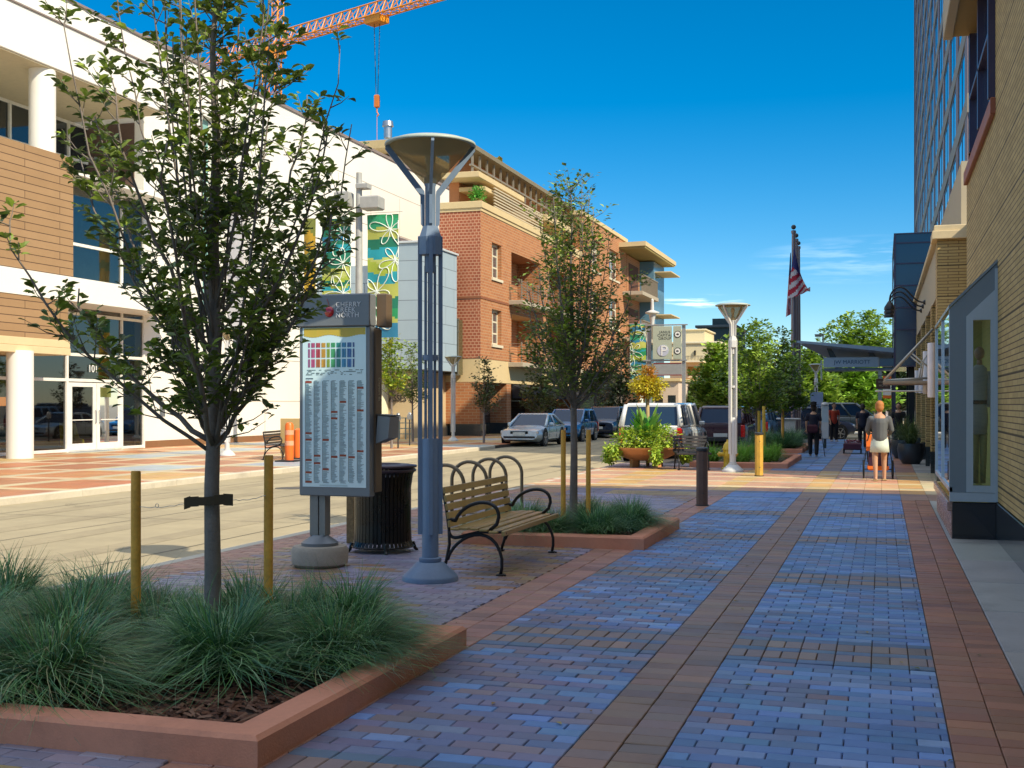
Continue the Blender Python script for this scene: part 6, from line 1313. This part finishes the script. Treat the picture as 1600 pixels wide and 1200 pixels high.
car('parked_car', 'bright blue hatchback parked behind the silver coupe', (-14.15, 55.6, ZC), math.pi, 4.3, 1.8, 1.52, 'hatch', paint('paint_blue', (.03,.18,.42)), CG)
car('parked_car', 'dark navy hatchback parked third in the far row', (-13.9, 62.3, ZC), math.pi, 4.3, 1.85, 1.62, 'hatch', paint('paint_navy', (.02,.03,.055)), CG)
car('parked_car', 'light silver sedan parked fourth in the far row, beside the white truck', (-13.4, 70.0, ZC), math.pi, 4.6, 1.8, 1.48, 'sedan', paint('paint_light_silver', (.45,.48,.52)), CG)
car('sport_utility', 'white long sport utility truck seen from behind, next to the bowl planter', (-6.55, 38.0, ZC), 0, 5.5, 1.98, 1.78, 'suv', paint('paint_white', (.70,.71,.70)), CN, gc=.3, wr=.38)
car('parked_car', 'dark blue sport utility car with red tailgate parked ahead of the white truck', (-5.75, 47.5, ZC), 0, 4.7, 1.9, 1.68, 'suv', paint('paint_dark_red', (.06,.02,.03)), CN, gc=.25)
car('parked_car', 'light blue van parked beyond the hydrant, seen from behind', (*P(1183,57.5), ZC), R(-4), 4.6, 1.85, 1.62, 'suv', paint('paint_sky_blue', (.10,.26,.45)), CN)
car('parked_car', 'dark sedan half hidden behind the yellow stakes', (*P(1212,60), ZC), R(-70), 4.6, 1.85, 1.6, 'hatch', paint('paint_black', (.015,.015,.02)), CN)
car('parked_car', 'dark blue car standing behind the flagpoles and the walker', (*P(1258,59), ZC), R(-62), 4.5, 1.85, 1.62, 'hatch', paint('paint_deep_blue', (.02,.04,.10)), CN)
car('parked_car', 'dark grey sport utility car crossing the walk end under the hotel canopy', (*P(1328,62), -.02), R(-82), 4.9, 1.95, 1.72, 'suv', paint('paint_graphite', (.07,.10,.11)), CN, gc=.25)
car('parked_car', 'small white car in the distance left of the cane walker', (*P(1155,80), ZC), R(5), 4.4, 1.8, 1.5, 'sedan', paint('paint_white'), CN)
# ------------------------------------------------------------------ people
M_skin = mat('skin', (.50,.28,.17), .55, 0, .05, 3)
def body(name, m_, mt, parent, vox=.011, it=6):
    o = m_.build(name, mt, parent, smooth='all'); r_ = o.modifiers.new('join', 'REMESH'); r_.mode = 'VOXEL'; r_.voxel_size = vox; r_.use_smooth_shade = True
    s_ = o.modifiers.new('soft', 'SMOOTH'); s_.iterations = it; s_.factor = .5; return o
def limb(m_, pts, rs):
    m_.tube(pts, rs, 12)
    for p, r in zip(pts, rs): m_.ball(p[0], p[1], p[2], r, n=12, m_=8)
def hand(m_, w_, d, s_=1):
    """palm with four bent fingers and a thumb; w_ wrist, d direction, s_ side"""
    w_ = Vector(w_); d = Vector(d).normalized(); side = d.cross(Vector((0,1,0)));
    if side.length < .2: side = d.cross(Vector((1,0,0)))
    side.normalize(); nrm = side.cross(d).normalized(); p = w_+d*.045; limb(m_, [w_, p, w_+d*.085], [.026,.034,.032])
    for i, l in enumerate((.065,.075,.07,.055)):
        b = w_+d*.09+side*(i-1.5)*.017; q1 = b+d*l*.5+nrm*.008; q2 = q1+(d*.6+nrm*.8).normalized()*l*.5; limb(m_, [b, q1, q2], [.0095,.009,.0075])
    b = w_+d*.04+side*s_*.034; limb(m_, [b, b+(d*.6+side*s_*.7)*.04, b+(d*.9+side*s_*.5)*.065], [.012,.010,.008])
def head(m_, c, r=.098, fy=-1):
    """skull, jaw, nose, ears; fy is the way the face looks along Y"""
    x, y, z = c; m_.ball(x, y, z, r*.80, r*.98, r*1.12, 18, 12); m_.ball(x, y+fy*r*.28, z-r*.62, r*.52, r*.55, r*.5, 14, 8); m_.ball(x, y+fy*r*1.0, z-r*.12, r*.14, r*.22, r*.2, 8, 6)
    for s_ in (-1, 1): m_.ball(x+s_*r*.82, y, z-r*.08, r*.13, r*.22, r*.3, 8, 6)
def face(parent, c, r, fy):
    e = MB()
    for s_ in (-1, 1): e.ball(c[0]+s_*r*.34, c[1]+fy*r*.90, c[2]+r*.05, r*.10, r*.06, r*.07, 8, 6)
    e.build('eyes', M_black, parent, smooth='all'); e = MB(); e.ball(c[0], c[1]+fy*r*.84, c[2]-r*.55, r*.25, r*.07, r*.06, 10, 6); e.build('mouth', mat('lips', (.4,.12,.10), .5), parent, smooth='all')
# walker with the stroller, seen from behind: he faces +Y
pm_ = thing('person', 'person in a grey long sleeved top and pale shorts pushing an orange stroller', 'person', (*P(1374.5,25.2), 0), R(3))
b = MB(); H1 = .93
limb(b, [(-.085,-.12,.09),(-.095,-.04,.45),(-.09,.02,.88)], [.038,.058,.085]); limb(b, [(.10,.14,.075),(.095,.16,.44),(.09,.04,.88)], [.038,.058,.085])
limb(b, [(-.085,-.14,.05),(-.09,-.02,.028)], [.036,.03]); limb(b, [(.10,.13,.04),(.11,.26,.03)], [.036,.03])
limb(b, [(0,.03,.92),(0,.02,1.10),(0,.02,1.28)], [.135,.125,.14]); limb(b, [(0,.03,1.30),(0,.045,1.45)], [.06,.05]); head(b, (0,.06,1.545), .10, 1)
for s_ in (-1, 1): limb(b, [(s_*.185,.02,1.30),(s_*.235,.06,1.06),(s_*.20,.30,.97)], [.052,.042,.03]); hand(b, (s_*.20,.30,.97), (-.1*s_,.9,.15), -s_)
body('body', b, M_skin, pm_); face(pm_, (0,.06,1.545), .10, 1)
b = MB(); limb(b, [(0,.03,.90),(0,.02,1.05),(0,.02,1.22)], [.16,.155,.165]); b.ball(-.09,.02,1.26,.12,.10,.09); b.ball(.09,.02,1.26,.12,.10,.09); b.ball(0,.03,1.32,.09,.08,.06)
for s_ in (-1, 1): limb(b, [(s_*.18,.02,1.30),(s_*.24,.06,1.07),(s_*.212,.24,.99)], [.066,.058,.045])
b.xf(Matrix.Identity(4)); body('shirt', b, mat('grey_shirt', (.10,.11,.12), .85, 0, .08, 6, .2, 30), pm_, .013, 5)
b = MB(); b.lathe([(.15,.95),(.172,.86),(.185,.75),(.20,.60),(.195,.60),(.16,.85)], 26, 0, .04, caps=False)
b.xf(Matrix.Scale(.82, 4, (0,1,0))); so_ = b.build('shorts', mat('pale_mint_cloth', (.60,.68,.60), .85, 0, .05, 4), pm_, smooth='all')
b = MB(); b.ball(0,.05,1.585,.092,.106,.10,18,12); b.ball(0,.02,1.53,.085,.08,.09,14,10); body('hair', b, mat('ginger_hair', (.42,.16,.04), .7, 0, .25, 30), pm_, .01, 3)
b = MB()
for (x, y, z) in ((-.085,-.05,.0),(.105,.19,.0)): b.bbox(x-.045,x+.045,y-.12,y+.12,z,z+.035,.012)
b.build('sandals', mat('tan_sandal', (.4,.3,.15), .7), pm_)
sr = thing('stroller', 'three wheeled stroller with orange seat and dark frame pushed by the walker in grey', 'stroller', (*P(1372,26.0), 0), R(3))
def wheel(par, x, y, r, w_=.035):
    m_ = MB(); m_.tube([(0, r*math.cos(a)*.93, r*math.sin(a)*.93) for a in np.linspace(0, 2*math.pi, 25)[:-1]], w_*.5, 6, closed=True); m_.xf(Matrix.Translation((x, y, r))); wo_ = m_.build('wheel', M_rubber, par, smooth='all')
    m_ = MB()
    for k in range(8): a = k*math.pi/4; m_.tube([(0,0,0),(0, r*.9*math.cos(a), r*.9*math.sin(a))], .004, 4)
    m_.xf(Matrix.Translation((x, y, r))); s_ = m_.build('spokes', M_steel, par); s_.parent = wo_
wheel(sr, -.30, 0, .2); wheel(sr, .30, 0, .2); wheel(sr, 0, .75, .15)
m_ = MB(); m_.tube([(-.30,0,.2),(.30,0,.2)], .014, 6)
for s_ in (-1,1): m_.tube([(s_*.2,-.42,.98),(s_*.24,-.1,.75),(s_*.2,.3,.35),(0,.75,.15)], .014, 6); m_.tube([(s_*.3,0,.2),(s_*.24,-.05,.7)], .013, 6)
m_.tube([(-.2,-.42,.98),(.2,-.42,.98)], .018, 6); m_.build('frame', M_dark, sr, smooth='all')
m_ = MB(); m_.prism([(-.12,.28),(.28,.28),(.35,.42),(.05,.42),(-.12,.92),(-.2,.9)], 'x', -.2, .2); m_.build('seat', mat('dark_purple_cloth', (.05,.015,.04), .8), sr)
m_ = MB(); m_.prism([(-.24,.62),(-.12,.60),(.10,.86),(-.02,1.0),(-.2,.94)], 'x', -.25, .06); m_.build('canopy', mat('orange_cloth', (.80,.17,.02), .8), sr)
m_ = MB(); m_.bbox(-.22,.22,-.12,.2,.18,.30,.03); m_.build('basket', mat('orange_cloth'), sr)
# shaded walker with a cane
def person(label, loc, rz, H, shirt, pants, hairc, face_y=1, stride=.14, shorts=False, armf=.1, vox=.014, arms=True, long_=False):
    t = thing('person', label, 'person', loc, rz); k = H/1.64; b = MB()
    def S(p): return tuple(v*k for v in p)
    for s_, d in ((-1,stride),(1,-stride)):
        limb(b, [S((s_*.09,d,.08)), S((s_*.10,d*.4+.03,.46)), S((s_*.09,0,.86))], [.038*k,.055*k,.08*k]); limb(b, [S((s_*.09,d,.045)), S((s_*.095,d+.11*face_y,.03))], [.036*k,.03*k])
    limb(b, [S((0,0,.92)), S((0,0,1.1)), S((0,0,1.27))], [.12*k,.11*k,.125*k]); limb(b, [S((0,0,1.28)), S((0,.01,1.43))], [.055*k,.048*k]); head(b, S((0,.02*face_y,1.53)), .098*k, face_y)
    for s_ in (-1,1): limb(b, [S((s_*.175,0,1.29)), S((s_*.215,.02*face_y,1.03)), S((s_*.20,armf*face_y*(1.6 if s_ > 0 else .6),.84))], [.048*k,.038*k,.028*k]); hand(b, S((s_*.20,armf*face_y*(1.6 if s_ > 0 else .6),.84)), (0,.3*face_y,-1), s_)
    body('body', b, M_skin, t, vox); face(t, S((0,.02*face_y,1.53)), .098*k, face_y)
    b = MB(); limb(b, [S((0,0,.88 if not long_ else .62)), S((0,0,1.08)), S((0,0,1.22))], [.15*k,.138*k,.15*k]); b.ball(-.09*k,0,1.26*k,.10*k,.09*k,.08*k); b.ball(.09*k,0,1.26*k,.10*k,.09*k,.08*k)
    if arms: 
        for s_ in (-1,1): limb(b, [S((s_*.17,0,1.29)), S((s_*.21,.01*face_y,1.14 if not long_ else 1.0))], [.062*k,.055*k])
    body('shirt', b, shirt, t, vox, 4)
    b = MB()
    for s_, d in ((-1,stride),(1,-stride)): limb(b, [S((s_*.09,d*(1 if not shorts else .5),.10 if not shorts else .52)), S((s_*.10,d*.5+.02,.48 if not shorts else .6)), S((s_*.085,0,.86))], [.062*k,.078*k,.10*k])
    b.ball(0,0,.90*k,.15*k,.12*k,.12*k); body('trousers', b, pants, t, vox, 4)
    b = MB(); b.ball(0,-.0*face_y,1.56*k,.088*k,.10*k,.10*k,16,10); b.ball(0,-.03*face_y*k,1.50*k,.08*k,.07*k,.1*k,14,8); body('hair', b, hairc, t, vox, 2)
    b = MB()
    for s_, d in ((-1,stride),(1,-stride)): b.bbox(s_*.092*k-.042,s_*.092*k+.042,d*k-.07+(.06*face_y),d*k+.12+(.02*face_y),0,.07,.02)
    b.build('shoes', mat('pale_shoes', (.55,.52,.5), .6), t); return t
M_navy = mat('navy_cloth', (.012,.014,.03), .85); M_bk = mat('black_cloth', (.01,.01,.012), .9); M_hd = mat('dark_hair', (.03,.02,.015), .7)
wk = person('person in dark navy clothes walking with a thin cane near the flagpoles', (*P(1271,37.2), 0), R(4), 1.62, M_navy, M_bk, M_hd, 1, .12)
m_ = MB(); m_.lathe([(.17,1.585),(.17,1.595),(.10,1.60),(.095,1.68),(.001,1.70)], 18); m_.build('hat', M_bk, wk, smooth=True)
m_ = MB(); m_.bbox(-.20,.12,-.26,-.10,.72,.98,.05); m_.build('waist_bag', mat('dark_red_cloth', (.06,.01,.02), .8), wk, smooth=True)
cn_ = thing('cane', 'thin walking cane held by the person in navy', 'cane', (*P(1288,36.8), 0)); m_ = MB(); m_.tube([(0.02,0,0),(-.10,0,.82)], .012, 6); m_.tube([(-.10,0,.82),(-.12,-.05,.86),(-.12,-.10,.83)], .012, 6); m_.build('shaft', M_dark, cn_, smooth='all')
person('person in a red shirt and black trousers standing by the dark grey car', (*P(1303,52), 0), R(200), 1.66, mat('red_shirt', (.45,.05,.02), .85), M_bk, M_hd, 1, .05)
person('person in a dark jacket pulling the small wagon under the canopy', (*P(1348,44), 0), R(0), 1.62, M_navy, M_bk, M_hd, 1, .10)
person('person in a dark red coat beside the light blue van', (*P(1164,50), -.13), R(30), 1.68, mat('dark_red_coat', (.30,.01,.02), .85), M_navy, M_hd, 1, .05, long_=True)
person('person in black standing inside the shadow of the dark glass corner', (*P(1404,41), 0), R(170), 1.66, M_bk, M_navy, M_hd, 1, .06)
wg = thing('pull_wagon', 'small dark red wagon with an upright handle on the shaded walk', 'wagon', (*P(1332,39.5), 0))
m_ = MB(); m_.bbox(-.28,.28,-.4,.4,.12,.34,.03); m_.build('tub', mat('wagon_plum', (.07,.01,.03), .6), wg); m_ = MB(); m_.tube([(-.26,.35,.3),(-.30,.75,.85)], .012, 5); m_.build('handle', M_dark, wg)
for x in (-.27,.27):
    for y in (-.28,.28): m_ = MB(); m_.lathe([(.08,-.02),(.08,.02)], 14); m_.xf(Matrix.Translation((x,y,.08)) @ Matrix.Rotation(R(90), 4, 'Y')); m_.build('wheel', M_rubber, wg)
m_ = MB(); rg = random.Random(5); leafcloud(m_, (0,0,.36), (.24,.34,.06), 160, .07, [(.35,.08,.10),(.2,.04,.06)], rg); m_.build('cushion', M_leaf, wg, fix=False)
